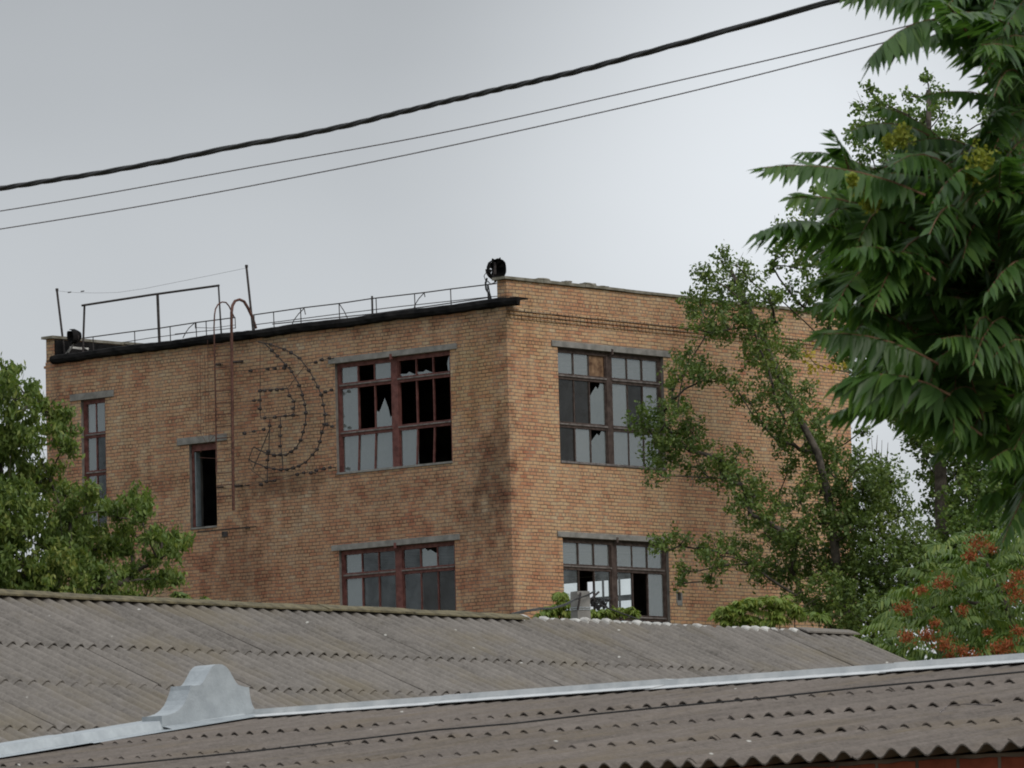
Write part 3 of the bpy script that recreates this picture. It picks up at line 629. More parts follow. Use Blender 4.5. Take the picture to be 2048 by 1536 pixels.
def xr(px, py):   # shed ridge coordinate seen at a pixel column
    d = ray(px, py); o0 = np.array([0, 0, CZ])-np.array([Ra[0], Ra[1], 0]); nrm = np.array([-math.sin(ang1), math.cos(ang1), 0]); t = -(o0@nrm)/(d@nrm)
    w = o0+d*t; return float(w@np.array([math.cos(ang1), math.sin(ang1), 0]))
xe = xr(1030, 1222)
cap(-.05, xe, zr, 5).build('ridge_cap', M_MOSS, sh1)
cap(xr(1592, 1245), LEN1+.02, zr, 6).build('ridge_cap', M_ASB1, sh1)
mo = MB(); rr = random.Random(8); x = math.ceil(xe/.15)*.15
while x < xr(1620, 1245):
    if rr.random() < .9:
        s = rr.uniform(.45, .98); ring = []
        n = 7
        for k in range(3):
            for j in range(n):
                a = math.pi*j/(n-1); ring.append((x+math.cos(a)*.052*s, .05-k*.045-rr.uniform(0, .012), zr+.0+math.sin(a)*.042*s-(.0, .002, .02)[k]))
        mo.add(ring, [(k*n+j, k*n+j+1, (k+1)*n+j+1, (k+1)*n+j) for k in range(2) for j in range(n-1)]+[tuple(2*n+j for j in range(n)), tuple(range(n))])
    x += .15
mo.build('white_mortar_end', M_WHITE, sh1)
# --- house in the foreground
Pn = at(500, 1440, 37.4); Pe = at(2048, 1331, 32.3); zn = (Pn[2]+Pe[2])/2
dv = (Pe-Pn)*np.array([1, 1, 0]); ang2 = math.atan2(dv[1], dv[0]); R_ = dv/np.linalg.norm(dv)
P2 = math.radians(7.6)
hs = empty('house', (Pn[0], Pn[1], 0), ang2, 'red brick house with a brown corrugated roof and pale metal ridge strip, nearest the camera', 'building')
LEN2 = 13.0
r2 = flipbuild(hs, zn, lambda: corrugated(None, M_ASB2, LEN2, [0, 1.55, 2.85, 4.05, 5.3], P2, amp=.0215, seed=9, lift=.016))
o = corrugated(None, M_ASB2, LEN2, [.05, 1.9, 3.6, 5.3], P2, seed=12)
for v_ in o.data.vertices: v_.co.z += zn
o.parent = hs
YE = 5.17*math.cos(P2); zE = zn-5.15*math.sin(P2)
w2 = MB(); w2.box(.06, LEN2-.2, -YE, -YE+.38, 0, zE-.035); w2.box(.06, LEN2-.2, YE-.38, YE, 0, zE-.035)
for x in (.06, LEN2-.5):
    vs = [(xx, yy, zz) for xx in (x, x+.3) for (yy, zz) in ((-YE+.385, 0), (YE-.385, 0), (YE-.385, zE-.0), (0, zn-.08), (-YE+.385, zE-.0))]
    w2.add(vs, [(0, 1, 2, 3, 4), (5, 6, 7, 8, 9), (0, 5, 6, 1), (1, 6, 7, 2), (2, 7, 8, 3), (3, 8, 9, 4), (4, 9, 5, 0)])
w2.build('wall', M_RED, hs)
# pale metal ridge strip in lapped lengths
rs = MB(); x = .03; rr = random.Random(2); i = 0
while x < LEN2:
    l = 2.0; e = .004*(i % 2)+rr.uniform(0, .003)
    prof = [(-.20, zn-.20*math.tan(P2)+.032), (-.075, zn+.028), (-.07, zn+.064), (.07, zn+.064), (.2, zn-.0)]
    vs = [(xx, yy, zz+e) for xx in (x, x+l+.05) for yy, zz in prof]+[(xx, yy, zz+e-.004) for xx in (x, x+l+.05) for yy, zz in prof]
    n = 5; fs = [(j, j+1, n+j+1, n+j) for j in range(n-1)]+[(2*n+j, 3*n+j, 3*n+j+1, 2*n+j+1) for j in range(n-1)]+[(j, 2*n+j, 2*n+j+1, j+1) for j in range(n-1)]+[(n+j, n+j+1, 3*n+j+1, 3*n+j) for j in range(n-1)]+[(0, n, 3*n, 2*n)]
    rs.add(vs, fs); x += l; i += 1
rs.build('ridge_strip', M_RIDGE, hs)
# metal coping down the gable edge
cpg = MB(); tp = math.tan(P2)
prof = [(.30, .035), (.13, .04), (.10, .10), (-.16, .105), (-.18, -.05)]
vs = []; steps = [0.15, 1.6, 1.62, 3.6, 3.62, 5.4]
for q in range(len(steps)):
    yy = steps[q]; up = .006 if (q//2) % 2 else 0
    for (xx, zz) in prof: vs.append((xx, -yy, zn-yy*tp+zz+up))
n = 5
cpg.add(vs, [(k*n+j, k*n+j+1, (k+1)*n+j+1, (k+1)*n+j) for k in range(len(steps)-1) for j in range(n-1)])
cpg.build('gable_coping', M_GALV, hs, recalc=False)
# shaped sheet-metal gable cap, profile in the gable plane, drawn out along the ridge
def onG(px, py):   # plane through the apex, normal = ridge direction, moved slightly onto the roof
    d = ray(px, py); o0 = np.array([0, 0, CZ])-np.array([Pn[0], Pn[1], 0]); t = (.12-(o0@R_))/(d@R_); w = o0+d*t
    return (float(w@np.array([-R_[1], R_[0], 0])), float(w[2]))
def hz(x, y): return (280+x/7.314, 1300+y/7.314)
pr = [(322, 1115), (320, 960), (380, 957), (440, 940), (510, 915), (580, 868), (640, 795), (675, 730), (705, 650), (730, 580), (740, 515), (800, 520), (865, 515), (905, 490), (935, 450), (965, 395), (995, 340), (1020, 290), (1055, 245), (1100, 215), (1150, 206), (1200, 210), (1250, 235), (1290, 275), (1320, 320), (1350, 375), (1380, 430), (1410, 480), (1450, 515), (1520, 535), (1597, 545), (1602, 620), (1615, 700), (1640, 790), (1670, 855), (1700, 905), (1745, 945), (1600, 985), (1130, 1010)]
pg = [onG(*hz(*p)) for p in pr]; n = len(pg); T0, T1 = .12, -.09
hc = MB(); hc.add([(T0, a, b) for a, b in pg]+[(T1, a, b) for a, b in pg], [tuple(range(n)), tuple(range(n, 2*n))[::-1]]+[(i, (i+1) % n, n+(i+1) % n, n+i) for i in range(n)])
ho = hc.build('gable_cap', M_GALV, hs)
fl_ = MB(); fl_.add([(T0+.003, pg[0][0], pg[0][1]), (T0+.13, pg[0][0]+.02, pg[0][1]-.035), (T0+.003, 0.02, zn+.05), (T0+.13, .02, zn+.03), (T0, .0-.0, zn+.055)], [(0, 1, 3, 2)])
sm = MB(); sm.tube([(T0+.004, pg[0][0], pg[0][1]-.02), (T0+.004, pg[-1][0], pg[-1][1]-.02)], .006, 4); sm.build('seam', M_GALV, ho)
fl_.build('flange', M_GALV, ho, recalc=False)
# thin black cable lying on the roof
def onN(px, py, dz=.045):   # point on the near roof slope
    d = ray(px, py); ud = np.array([-R_[1], R_[0], 0]); nrm = np.array([0, 0, 1.])-ud*tp
    o0 = np.array([0, 0, CZ])-np.array([Pn[0], Pn[1], zn+dz]); t = -(o0@nrm)/(d@nrm); return tuple(np.array([0, 0, CZ])+d*t)
rc = MB(); rc.tube([onN(p[0], p[1]+1, .062) for p in [(-80, 1550), (190, 1533), (330, 1519), (490, 1503), (650, 1485), (870, 1459), (1024, 1446), (1190, 1427), (1340, 1412), (1536, 1394), (1720, 1374), (1850, 1362), (2060, 1341)]], .0055, 5)
tag(rc.build('roof_cable', M_BLACK), 'thin black cable lying across the near brown corrugated roof', 'cable')
rc = MB(); rc.tube([onN(1880, 1425, .06), onN(1895, 1412, .06), onN(1930, 1408, .06), onN(1990, 1411, .06)], .004, 4); tag(rc.build('dry_twig', M_GREYWOOD), 'thin pale dry twig lying on the near corrugated roof at the right', 'twig')

# ---------------------------------------------------------------- overhead cables
def interp(pts, n):
    P = np.array(pts, float); s = np.r_[0, np.cumsum(np.linalg.norm(np.diff(P, axis=0), axis=1))]; t = np.linspace(0, s[-1], n)
    Q = np.array([np.interp(t, s, P[:, i]) for i in range(3)]).T
    k = 9
    for _ in range(2):
        Qp = np.vstack([Q[:1]]*k+[Q]+[Q[-1:]]*k); Q2 = np.array([Qp[i:i+2*k+1].mean(0) for i in range(len(Q))]); Q2[0] = Q[0]; Q2[-1] = Q[-1]; Q = Q2
    return Q
big = [(-260, 409), (-100, 392), (0, 377), (225, 342), (330, 322), (470, 293), (650, 262), (840, 215), (1000, 178), (1140, 147), (1330, 95), (1470, 57), (1600, 20), (1700, -6), (1800, -36), (1900, -66), (2080, -125)]
def Dl(px): return 31-px/2048*6
line = interp([at(px, py, Dl(px)) for px, py in big], 420)
tw_ = empty('overhead_cable', tuple(line[0]), 0, 'thick black twisted cable crossing the sky, topmost of the overhead lines', 'cable')
T_ = np.gradient(line, axis=0); T_ /= np.linalg.norm(T_, axis=1)[:, None]; sacc = np.r_[0, np.cumsum(np.linalg.norm(np.diff(line, axis=0), axis=1))]
for k in range(3):
    m_ = MB(); pts = []
    for i in range(len(line)):
        a = np.cross(T_[i], [0, 0, 1]); a /= np.linalg.norm(a); b = np.cross(a, T_[i]); th = sacc[i]/.62*2*math.pi*(1+.08*math.sin(sacc[i]*1.3))+k*2*math.pi/3
        pts.append(line[i]+(a*math.cos(th)+b*math.sin(th))*.0062-line[0])
    m_.tube(pts, .0100 if k else .009, 8); m_.build('conductor', M_BLACK, tw_, smooth=True)
def wire(pts, r, label):
    m_ = MB(); m_.tube([tuple(q) for q in interp([at(px, py, Dl(px)+.6) for px, py in pts], 160)], r, 5); o = m_.build('overhead_wire', M_WIRE, smooth=True); tag(o, label, 'wire', 'thin overhead wires'); return o
wire([(-200, 452), (0, 423), (200, 390), (420, 349), (620, 314), (780, 286), (815, 283), (845, 273), (1000, 243), (1250, 185), (1500, 129), (1650, 94), (1820, 52), (2080, -20)], .0033, 'upper of the two thin wires, with a small kink above the brick building')
wire([(-200, 490), (0, 458), (200, 427), (420, 388), (640, 345), (850, 303), (1100, 248), (1300, 203), (1500, 155), (1650, 115), (1820, 72), (2080, 5)], .0033, 'lower of the two thin wires under the thick twisted cable')
# utility pole behind the shed
PD = 57.; pt = at(1160, 1183, PD); pol = empty('utility_pole', (pt[0], pt[1], 0), math.radians(28), 'grey concrete utility pole top poking up behind the shed ridge', 'pole')
m_ = MB(); a = .075
vs = []
for z, s in ((0, 1.25), (pt[2]-.02, 1.0), (pt[2], .96)): vs += [(x*s, y*s, z) for x, y in ((-a, -a), (a, -a), (a, a), (-a, a))]
m_.add(vs, [(i*4+j, i*4+(j+1) % 4, i*4+4+(j+1) % 4, i*4+4+j) for i in range(2) for j in range(4)]+[(8, 9, 10, 11)]); m_.build('post', M_CONC, pol)
m_ = MB()
for dz in (.17, .19): m_.box(-a*1.12, a*1.12, -a*1.12, a*1.12, pt[2]-dz-.004, pt[2]-dz+.004)
m_.build('band', M_GALV, pol)
m_ = MB(); m_.tube([(-.05, -.1, pt[2]-.02), (-.08, -.13, pt[2]-.09), (-.1, -.12, pt[2]-.2)], .012, 5); m_.tube([(a, 0, pt[2]-.12), (a+.16, .02, pt[2]-.0)], .012, 5); m_.build('bracket', M_IRON, pol)
rr = random.Random(4)
for k in range(5):
    m_ = MB(); cx, cz_ = a+.04+.035*k, pt[2]-.13-.02*(k % 3); m_.tube([(cx, -.04, cz_-.03), (cx+.01, -.05, cz_+.03)], .016, 6, r1=.024); m_.build('insulator', M_BLACK, pol)
m_ = MB()
for k in range(5):
    c = Vector((a+.05+.04*k, -.05, pt[2]-.1)); m_.tube([tuple(c+Vector((rr.uniform(-.05, .05)+.04*math.cos(t*1.3+k), rr.uniform(-.02, .02), .05*math.sin(t*1.3)-.02))) for t in range(7)], .005, 4)
m_.build('wire_tangle', M_BLACK, pol)
dc = MB()
for k in range(3):
    pts = [at(px, py+rr.uniform(-1, 1)+k, d_) for px, py, d_ in ((1022, 1228, 50.6), (1050, 1221, 51.5), (1080, 1217, 53), (1105, 1216, 54), (1130, 1209, 55.5), (1150, 1198, 56.7), (1175, 1189, 56.8), (1190, 1180, 57))]
    dc.tube(pts, .0065, 5)
dc.tube([at(px, py, 56.5) for px, py in ((1195, 1205), (1215, 1216), (1240, 1225), (1262, 1233), (1290, 1244))], .008, 5)
tag(dc.build('service_cable', M_BLACK), 'bundle of black cables running from the shed ridge to the concrete pole', 'cable')

# ---------------------------------------------------------------- foliage
rng = np.random.default_rng(5)
def leaves(centers, size, aspect=.6, droop=.3, jitter=.35, rng=rng):
    """folded rhombic leaves at the given centres -> verts, tris"""
    n = len(centers); d = rng.normal(size=(n, 3)); d[:, 2] -= droop*1.5; d /= np.linalg.norm(d, axis=1)[:, None]
    u = rng.normal(size=(n, 3)); u[:, 2] += 1.0; s = np.cross(d, u); s /= np.linalg.norm(s, axis=1)[:, None]; nn = np.cross(s, d)
    L_ = size*(1+rng.uniform(-jitter, jitter, n))[:, None]; w = L_*aspect*.5
    b = centers-d*L_*.5; t = centers+d*L_*.5; m = centers-d*L_*.08
    V = np.stack([b, m+s*w+nn*w*.35, t, m-s*w+nn*w*.35], 1).reshape(-1, 3); i = np.arange(n)*4
    Fq = np.concatenate([np.stack([i, i+1, i+2], 1), np.stack([i, i+2, i+3], 1)]); return V, Fq
def clump_points(c, r, ntw, nlf, tw=.28, flat=(1, 1, .85)):
    """leaf centres gathered on twigs inside a cluster: uneven outline with gaps"""
    d = rng.normal(size=(ntw, 3)); d /= np.linalg.norm(d, axis=1)[:, None]; rad = rng.uniform(.25, 1.08, ntw)**.6
    tc_ = c+d*rad[:, None]*r*np.array(flat)
    base = np.repeat(tc_, nlf, 0); dirs = np.repeat(d, nlf, 0); t = rng.uniform(-.6, 1, len(base))[:, None]
    return base+dirs*t*tw*.8+rng.normal(size=base.shape)*tw*.33
def limb(mb, pts, r0, r1): mb.tube([tuple(p) for p in pts], r0, 6, r1=r1)
def tree(name, label, cat, base, trunkpx, D, clusters, leafsize, mat, tr=.16, dens=1.0, aspect=.6, tw=.28, dj=1.5, droop=.3, group=None, nlf=9, extra=None, limbs=True, bark=None, rs=1.08):
    bark = bark or M_BARK
    o = empty(name, (base[0], base[1], 0), 0, label, cat, group); B = np.array([base[0], base[1], 0.])
    tp_ = [B]+[at(px, py, D) for px, py in trunkpx]
    # let the first seen trunk point stand roughly over the base
    mb = MB(); Q = np.array(tp_)-B; k = len(Q)
    mb.tube([tuple(q) for q in Q], tr*1.3, 8, r1=tr*.35); mb.build('trunk', bark, o, smooth=True)
    br = MB(); P = []; CC = []
    for (px, py, rp) in clusters:
        dz = rng.uniform(-dj, dj); c = at(px, py, D+dz)-B; r = rp*D/F
        ntw = max(6, int(dens*r*r*150)); P.append(clump_points(c, r*rs, ntw, nlf, tw)); CC.append((c, r))
    # every cluster hangs on the nearest piece of trunk or on an already hung cluster
    nodes = [q for i in range(len(Q)-1) for q in (Q[i], Q[i]*.67+Q[i+1]*.33, Q[i]*.33+Q[i+1]*.67)][2:]; par = [-1]*len(nodes); n0 = len(nodes); rad = [0]*n0; pend = list(range(len(CC)))
    while pend:
        best = None
        for j in pend:
            c = CC[j][0]
            for i, q in enumerate(nodes):
                dd = np.linalg.norm(q-c); k_ = dd+(3*max(0, q[2]-c[2]+.2*dd))+(.25 if i < n0 else 0)
                if best is None or k_ < best[0]: best = (k_, i, j)
        _, i, j = best; nodes.append(CC[j][0]-np.array([0, 0, CC[j][1]*.25])); par.append(i); rad.append(CC[j][1]); pend.remove(j)
    cnt_ = [1]*len(nodes)
    for i in range(len(nodes)-1, n0-1, -1): cnt_[par[i]] += cnt_[i]
    rf_ = lambda k: min(tr*.5, .011*math.sqrt(k)+.004)
    for i in range(n0, len(nodes)):
        s_, c = nodes[par[i]], nodes[i]; r = rad[i]; m1 = (s_+c)/2+rng.normal(size=3)*.06*np.linalg.norm(c-s_)
        limb(br, [s_, s_*.7+m1*.3, m1, m1*.35+c*.65, c], rf_(cnt_[i]), rf_(max(1, cnt_[i]-1))*.85)
        for q in range(4):
            e = c+rng.normal(size=3)*r*.6+np.array([0, 0, r*.3]); limb(br, [c, c*.5+e*.5+rng.normal(size=3)*.03, e], .009, .003)
    if br.v: br.build('branch', bark, o, smooth=True)
    V, Fq = leaves(np.vstack(P), leafsize, aspect, droop); np_mesh('crown', V, Fq, mat, o)
    return o
# left maple
cm = [(-10, 752, 40), (12, 742, 22), (30, 790, 44), (62, 800, 26), (92, 815, 30), (8, 845, 56), (62, 870, 52), (112, 860, 34), (138, 888, 18), (128, 835, 14), (5, 935, 66), (58, 960, 50), (98, 945, 32), (128, 985, 22), (20, 1030, 80), (90, 1035, 66), (140, 1030, 34), (165, 995, 22), (192, 985, 18), (210, 1015, 26), (235, 1030, 20), (268, 1000, 20), (292, 1008, 16), (282, 1030, 16), (50, 1120, 95), (135, 1105, 64), (190, 1090, 42), (232, 1085, 26), (262, 1105, 22), (300, 1082, 22), (325, 1075, 20), (352, 1080, 18), (370, 1090, 12), (345, 1100, 16), (315, 1118, 14), (262, 1145, 26), (300, 1160, 24), (330, 1152, 16), (350, 1160, 9), (225, 1160, 44), (120, 1175, 76), (20, 1190, 90), (-60, 900, 90), (-70, 1060, 110), (-80, 1200, 110), (165, 1060, 40), (60, 1210, 90), (190, 1205, 50), (285, 1195, 30), (250, 1060, 14)]
b = at(30, 1400, 93.)
tree('maple_tree', 'bushy green maple tree at the left in front of the brick building', 'tree', b, [(30, 1330), (20, 1200), (10, 1060), (-5, 920), (-10, 800)], 93., cm, .12, M_LEAF_MAPLE, tr=.15, dens=.82, aspect=.40, tw=.17, dj=1.2, droop=1.0, nlf=38, rs=.95)
# leaning poplar in front of wall B
cpop = [(1445, 520, 22), (1420, 552, 20), (1405, 548, 12), (1470, 545, 28), (1505, 560, 22), (1455, 585, 32), (1490, 600, 30), (1400, 605, 26), (1425, 640, 36), (1385, 615, 18), (1460, 650, 34), (1505, 650, 28), (1540, 600, 20), (1550, 640, 18), (1395, 655, 20), (1520, 690, 34), (1555, 720, 40), (1545, 760, 36), (1500, 720, 20), (1590, 790, 36), (1570, 830, 40), (1620, 850, 38), (1600, 890, 42), (1650, 900, 34), (1655, 935, 36), (1530, 850, 20), (1690, 960, 34), (1500, 800, 18), (1475, 775, 20), (1440, 755, 22), (1410, 755, 18), (1375, 722, 28), (1365, 750, 28), (1395, 735, 20), (1350, 762, 14), (1345, 800, 12),
        (1290, 835, 26), (1320, 830, 28), (1355, 820, 22), (1310, 870, 34), (1350, 870, 32), (1385, 860, 24), (1380, 895, 30), (1330, 910, 30), (1320, 945, 24), (1400, 930, 26), (1440, 915, 22), (1445, 950, 30), (1480, 955, 32), (1510, 985, 34), (1500, 1020, 34), (1550, 1010, 32), (1560, 1050, 38), (1530, 1060, 32), (1600, 1060, 36), (1600, 1000, 20), (1610, 960, 16), (1640, 1040, 30), (1470, 1100, 24), (1440, 1105, 26), (1400, 1090, 20), (1360, 1085, 22), (1330, 1095, 18), (1315, 1080, 10), (1425, 1130, 20), (1370, 1140, 10), (1365, 1165, 10), (1420, 1160, 10), (1500, 1120, 30), (1540, 1140, 34), (1590, 1150, 36), (1640, 1130, 44), (1600, 1190, 24), (1660, 1180, 44), (1690, 1100, 48), (1700, 1210, 50), (1655, 1225, 26), (1740, 1150, 56), (1730, 1040, 54), (1760, 960, 44), (1745, 1240, 50), (1790, 1080, 46), (1790, 1180, 50), (1725, 975, 40), (1800, 1020, 30), (1715, 905, 14), (1722, 860, 12), (1840, 1120, 40), (1850, 1180, 44), (1700, 1270, 40), (1680, 1020, 36), (1700, 1050, 40), (1640, 980, 26), (1575, 940, 20), (1585, 1100, 34), (1620, 1215, 24), (1480, 900, 14), (1560, 880, 16), (1770, 1000, 40), (1760, 1120, 50), (1720, 1180, 50), (1680, 1150, 44), (1830, 1080, 40), (1810, 1130, 44), (1820, 1200, 50), (1780, 1240, 50), (1870, 1210, 40), (1740, 1010, 44), (1720, 930, 24), (1780, 960, 26)]
b = at(1735, 1400, 110.)
tree('poplar_tree', 'leaning poplar tree spreading its branches across the right brick wall', 'tree', b, [(1728, 1330), (1700, 1230), (1672, 1120), (1660, 1010), (1635, 905), (1585, 810), (1545, 720), (1500, 620), (1462, 540)], 110., cpop, .085, M_LEAF_POP, tr=.10, dens=1.6, aspect=.6, tw=.16, dj=1.0, droop=.35, nlf=20, rs=1.25)
# tall poplar at the right
ct = [(1742, 180, 12), (1735, 215, 24), (1755, 235, 26), (1725, 250, 22), (1760, 200, 14), (1780, 215, 16), (1815, 225, 18), (1820, 190, 10), (1855, 160, 12), (1865, 190, 24), (1850, 230, 28), (1885, 220, 22), (1790, 270, 44), (1740, 290, 36), (1850, 290, 44), (1910, 270, 34), (1705, 265, 14), (1590, 440, 18), (1560, 455, 15), (1620, 430, 22), (1590, 480, 30), (1560, 510, 14), (1545, 530, 10), (1600, 530, 30), (1640, 490, 40), (1640, 560, 42), (1580, 580, 22), (1610, 610, 26), (1555, 592, 8), (1660, 630, 40), (1700, 700, 36), (1650, 680, 14), (1730, 750, 38), (1690, 780, 16), (1700, 400, 70), (1780, 400, 80), (1860, 400, 90), (1750, 520, 80), (1850, 550, 90), (1960, 480, 90), (1780, 660, 70), (1880, 700, 80), (1990, 640, 80), (1780, 780, 40), (1810, 830, 36), (1770, 810, 22), (1840, 880, 40), (1860, 930, 34), (1895, 870, 50), (1940, 800, 70), (1950, 900, 70), (1930, 980, 60), (1990, 960, 70), (1890, 1020, 40), (1870, 1000, 22), (1960, 1060, 60), (1900, 1090, 44), (2020, 1020, 60), (2040, 850, 70), (2060, 1130, 60), (1865, 1060, 18), (1990, 330, 60), (2000, 220, 50), (1900, 1160, 50), (1960, 1200, 60), (2050, 720, 60), (2060, 500, 60), (1950, 1010, 70), (2010, 1080, 70), (1900, 1130, 60), (1860, 1110, 30), (2050, 960, 70), (1990, 860, 60), (1920, 1050, 60), (1890, 960, 40), (1965, 1140, 60), (2030, 1180, 60), (1840, 1210, 50), (1900, 1220, 60), (1980, 1260, 60)]
b = at(1890, 1400, 118.)
tree('poplar_tree', 'tall upright poplar tree with small leaves behind the right edge of the building', 'tree', b, [(1889, 1330), (1886, 1150), (1882, 1000), (1880, 850), (1870, 650), (1860, 450), (1858, 300), (1857, 180)], 118., ct, .09, M_LEAF_POP2, tr=.15, dens=1.25, aspect=.85, tw=.16, dj=1.6, droop=.2, nlf=14)
# yellowed sprig and thin bare stems
o = empty('bare_sapling', tuple(at(1747, 1300, 124.)*np.array([1, 1, 0])), 0, 'thin bare grey sapling stems against the sky right of the building', 'sapling'); Bz = np.array(o.location)
m_ = MB()
for pl in ([(1747, 1400), (1748, 1020), (1747, 930), (1743, 875)], [(1747, 960), (1752, 910), (1755, 870)], [(1765, 1400), (1765, 1000), (1762, 940), (1764, 880)], [(1764, 980), (1774, 920), (1776, 885)], [(1764, 940), (1757, 900)]): m_.tube([tuple(at(px, py, 124.)-Bz) for px, py in pl], .024, 5, r1=.005)
m_.build('stem', M_GREYWOOD, o)
# pinnate fronds (tree of heaven)
def frond(base, tip, out, nl=11, ll=.11, lw=.3, sag=.12, hang=.8, seed=None):
    """rachis from base to tip with drooping folded leaflets; appends to out (list of V,F)"""
    base = np.array(base); tip = np.array(tip); ax = tip-base; Ln = np.linalg.norm(ax); a = ax/Ln
    up = np.array([0, 0, 1.]); side = np.cross(a, up); side /= max(1e-6, np.linalg.norm(side)); tl = rng.normal()*.8; side = side*math.cos(tl)+up*math.sin(tl)*.6
    ts = np.linspace(.1, 1, nl); V = []; Q = []; n0 = 0
    def P(t): return base+ax*t+up*(sag*Ln*(4*t*(1-t))*.6-.0)
    prof = [(0, .10), (.14, .78), (.34, 1.0), (.56, .8), (.78, .42), (1, .01)]
    for k, t in enumerate(ts):
        p = P(t); tg = P(min(1.02, t+.02))-P(t-.02); tg /= np.linalg.norm(tg)
        for sgn in ((-1, 1) if k < nl-1 else (0,)):
            l = ll*(.75+.5*math.sin(math.pi*min(1, t*.85+.15)))*rng.uniform(.7, 1.15)*(.8 if t > .9 else 1)
            fw = .25+.55*t**3
            d = tg*(fw+rng.normal()*.08)+side*sgn*(.8+rng.normal()*.16)+np.array([0, 0, -hang*(.45+rng.uniform(0, .45))])+rng.normal(size=3)*.09 if sgn else tg+np.array([0, 0, -.3*hang])
            d /= np.linalg.norm(d); bend = np.array([0, 0, -1.])*.55*hang+tg*rng.uniform(-.1, .5)
            wv = np.cross(d, np.cross(tg, d)+up*.35+rng.normal(size=3)*.2); nrm = np.linalg.norm(wv)
            wv = wv/nrm if nrm > 1e-6 else side
            # width direction roughly along the rachis
            wd = tg-d*(tg@d)+rng.normal(size=3)*.15; wd /= np.linalg.norm(wd); nn = np.cross(wd, d); W_ = l*lw*.5
            b0 = len(V)
            for (s, w) in prof:
                c = p+d*l*s+bend*l*s*s*.35
                V += [c-wd*W_*w+nn*W_*w*.3, c, c+wd*W_*w+nn*W_*w*.3]
            for j in range(len(prof)-1):
                i = b0+j*3; Q += [(i, i+1, i+4, i+3), (i+1, i+2, i+5, i+4)]
    out.append((np.array(V), np.array(Q), [P(t) for t in np.linspace(0, 1, 6)]))
def merge(out):
    Vs, Qs, n = [], [], 0
    for V, Q, _ in out: Vs.append(V); Qs.append(Q+n); n += len(V)
    return np.vstack(Vs), np.vstack(Qs)
def inpoly(x, y, poly):
    c = False; j = len(poly)-1
    for i in range(len(poly)):
        xi, yi = poly[i]; xj, yj = poly[j]
        if (yi > y) != (yj > y) and x < (xj-xi)*(y-yi)/(yj-yi)+xi: c = not c
        j = i
    return c
DN = 18.5
TB = at(2330, 1400, DN+.4); TB = np.array([TB[0], TB[1], 0]); 
nt_ = empty('tree_of_heaven', tuple(TB), 0, 'large near tree with long glossy feathery leaves filling the upper right corner', 'tree')
hand = [((1880, 20), (1698, -12), .6, 60), ((1990, -10), (1800, 5), 0, 62), ((1885, 40), (1738, 118), -.3, 62), ((2000, 60), (1850, 78), .2, 58), ((2040, 160), (1900, 95), .5, 55), ((1850, 390), (1528, 335), -.6, 56), ((1790, 372), (1600, 305), .3, 46), ((1700, 345), (1665, 262), .1, 44), ((1830, 460), (1580, 395), -.3, 54), ((1860, 330), (1700, 262), 0, 50), ((1740, 492), (1512, 468), -.5, 62), ((1900, 520), (1685, 445), -.2, 60), ((1930, 300), (1760, 215), .2, 48),
        ((1870, 560), (1690, 500), -.6, 58), ((1850, 640), (1640, 560), .3, 60), ((1860, 690), (1625, 612), -.2, 62), ((1880, 730), (1640, 668), -.5, 60), ((1900, 790), (1672, 770), -.6, 62), ((1840, 800), (1668, 828), -.3, 58), ((1960, 800), (1750, 790), 0, 62), ((2000, 860), (1800, 850), -.2, 60), ((2040, 920), (1870, 910), -.4, 60), ((2100, 960), (1960, 1000), -.3, 66), ((2110, 900), (2005, 1085), -.5, 62), ((2080, 420), (1720, 350), -.7, 58), ((2100, 520), (1740, 395), -.9, 56), ((2090, 640), (1800, 600), -.8, 62), ((2080, 300), (1850, 190), -.3, 50), ((2100, 200), (1960, 150), .2, 56), ((2100, 400), (1890, 330), -.9, 54), ((2090, 740), (1850, 700), -.9, 64), ((2100, 830), (1900, 760), -.7, 62), ((2090, 100), (1960, 30), 0, 56), ((1980, 360), (1790, 300), -.5, 50)]
outs = []
for hi, (bp, tpx, dd, lpx) in enumerate(hand):
    edge = tpx[0] < 1700 or tpx[1] < 130
    dd = dd+(0 if edge else rng.uniform(.2, 1.0)); b_ = at(*bp, DN+dd+.1); t_ = at(*tpx, DN+dd-.1)
    if not edge: b_ = b_+np.array([0, 0, rng.uniform(-.12, .12)])
    frond(b_, t_, outs, nl=int(13+abs(bp[0]-tpx[0])/14), ll=lpx*DN/F*rng.uniform(.85, 1.05), lw=rng.uniform(.25, .33), sag=rng.uniform(.1, .26), hang=rng.uniform(.55, 1.15))
poly = [(1640, 480), (1700, 345), (1800, 300), (1900, 330), (1960, 300), (2100, 240), (2140, 1000), (2050, 1030), (1990, 960), (1900, 880), (1820, 850), (1740, 760), (1690, 640)]
polyt = [(1880, -60), (2140, -60), (2140, 330), (1900, 330), (1960, 250), (2010, 200), (1950, 130), (1890, 70)]
cnt = 0
while cnt < 470:
    x, y = rng.uniform(1620, 2140), rng.uniform(-60, 1030); it = inpoly(x, y, polyt)
    if not (inpoly(x, y, poly) or it): continue
    ln = rng.uniform(90, 230); an = rng.normal(math.radians(188), .9); bx, by = x+ln*.5, y+rng.uniform(-10, 40)
    tx, ty = bx+math.cos(an)*ln, by-math.sin(an)*ln*.8-rng.uniform(0, 30); 
    if not (inpoly(tx+20, ty, poly) or inpoly(tx+20, ty, polyt)): continue
    d0 = DN+rng.uniform(-.5, 1.7); frond(at(bx, by, d0+.15), at(tx, ty, d0-rng.uniform(-.25, .45)), outs, nl=int(11+ln/13), ll=rng.uniform(38, 58)*DN/F*1.1, lw=rng.uniform(.25, .34), sag=rng.uniform(.1, .32), hang=rng.uniform(.4, 1.1)); cnt += 1
V, Q = merge(outs); np_mesh('crown', V-TB, Q, M_LEAF_NEAR, nt_)
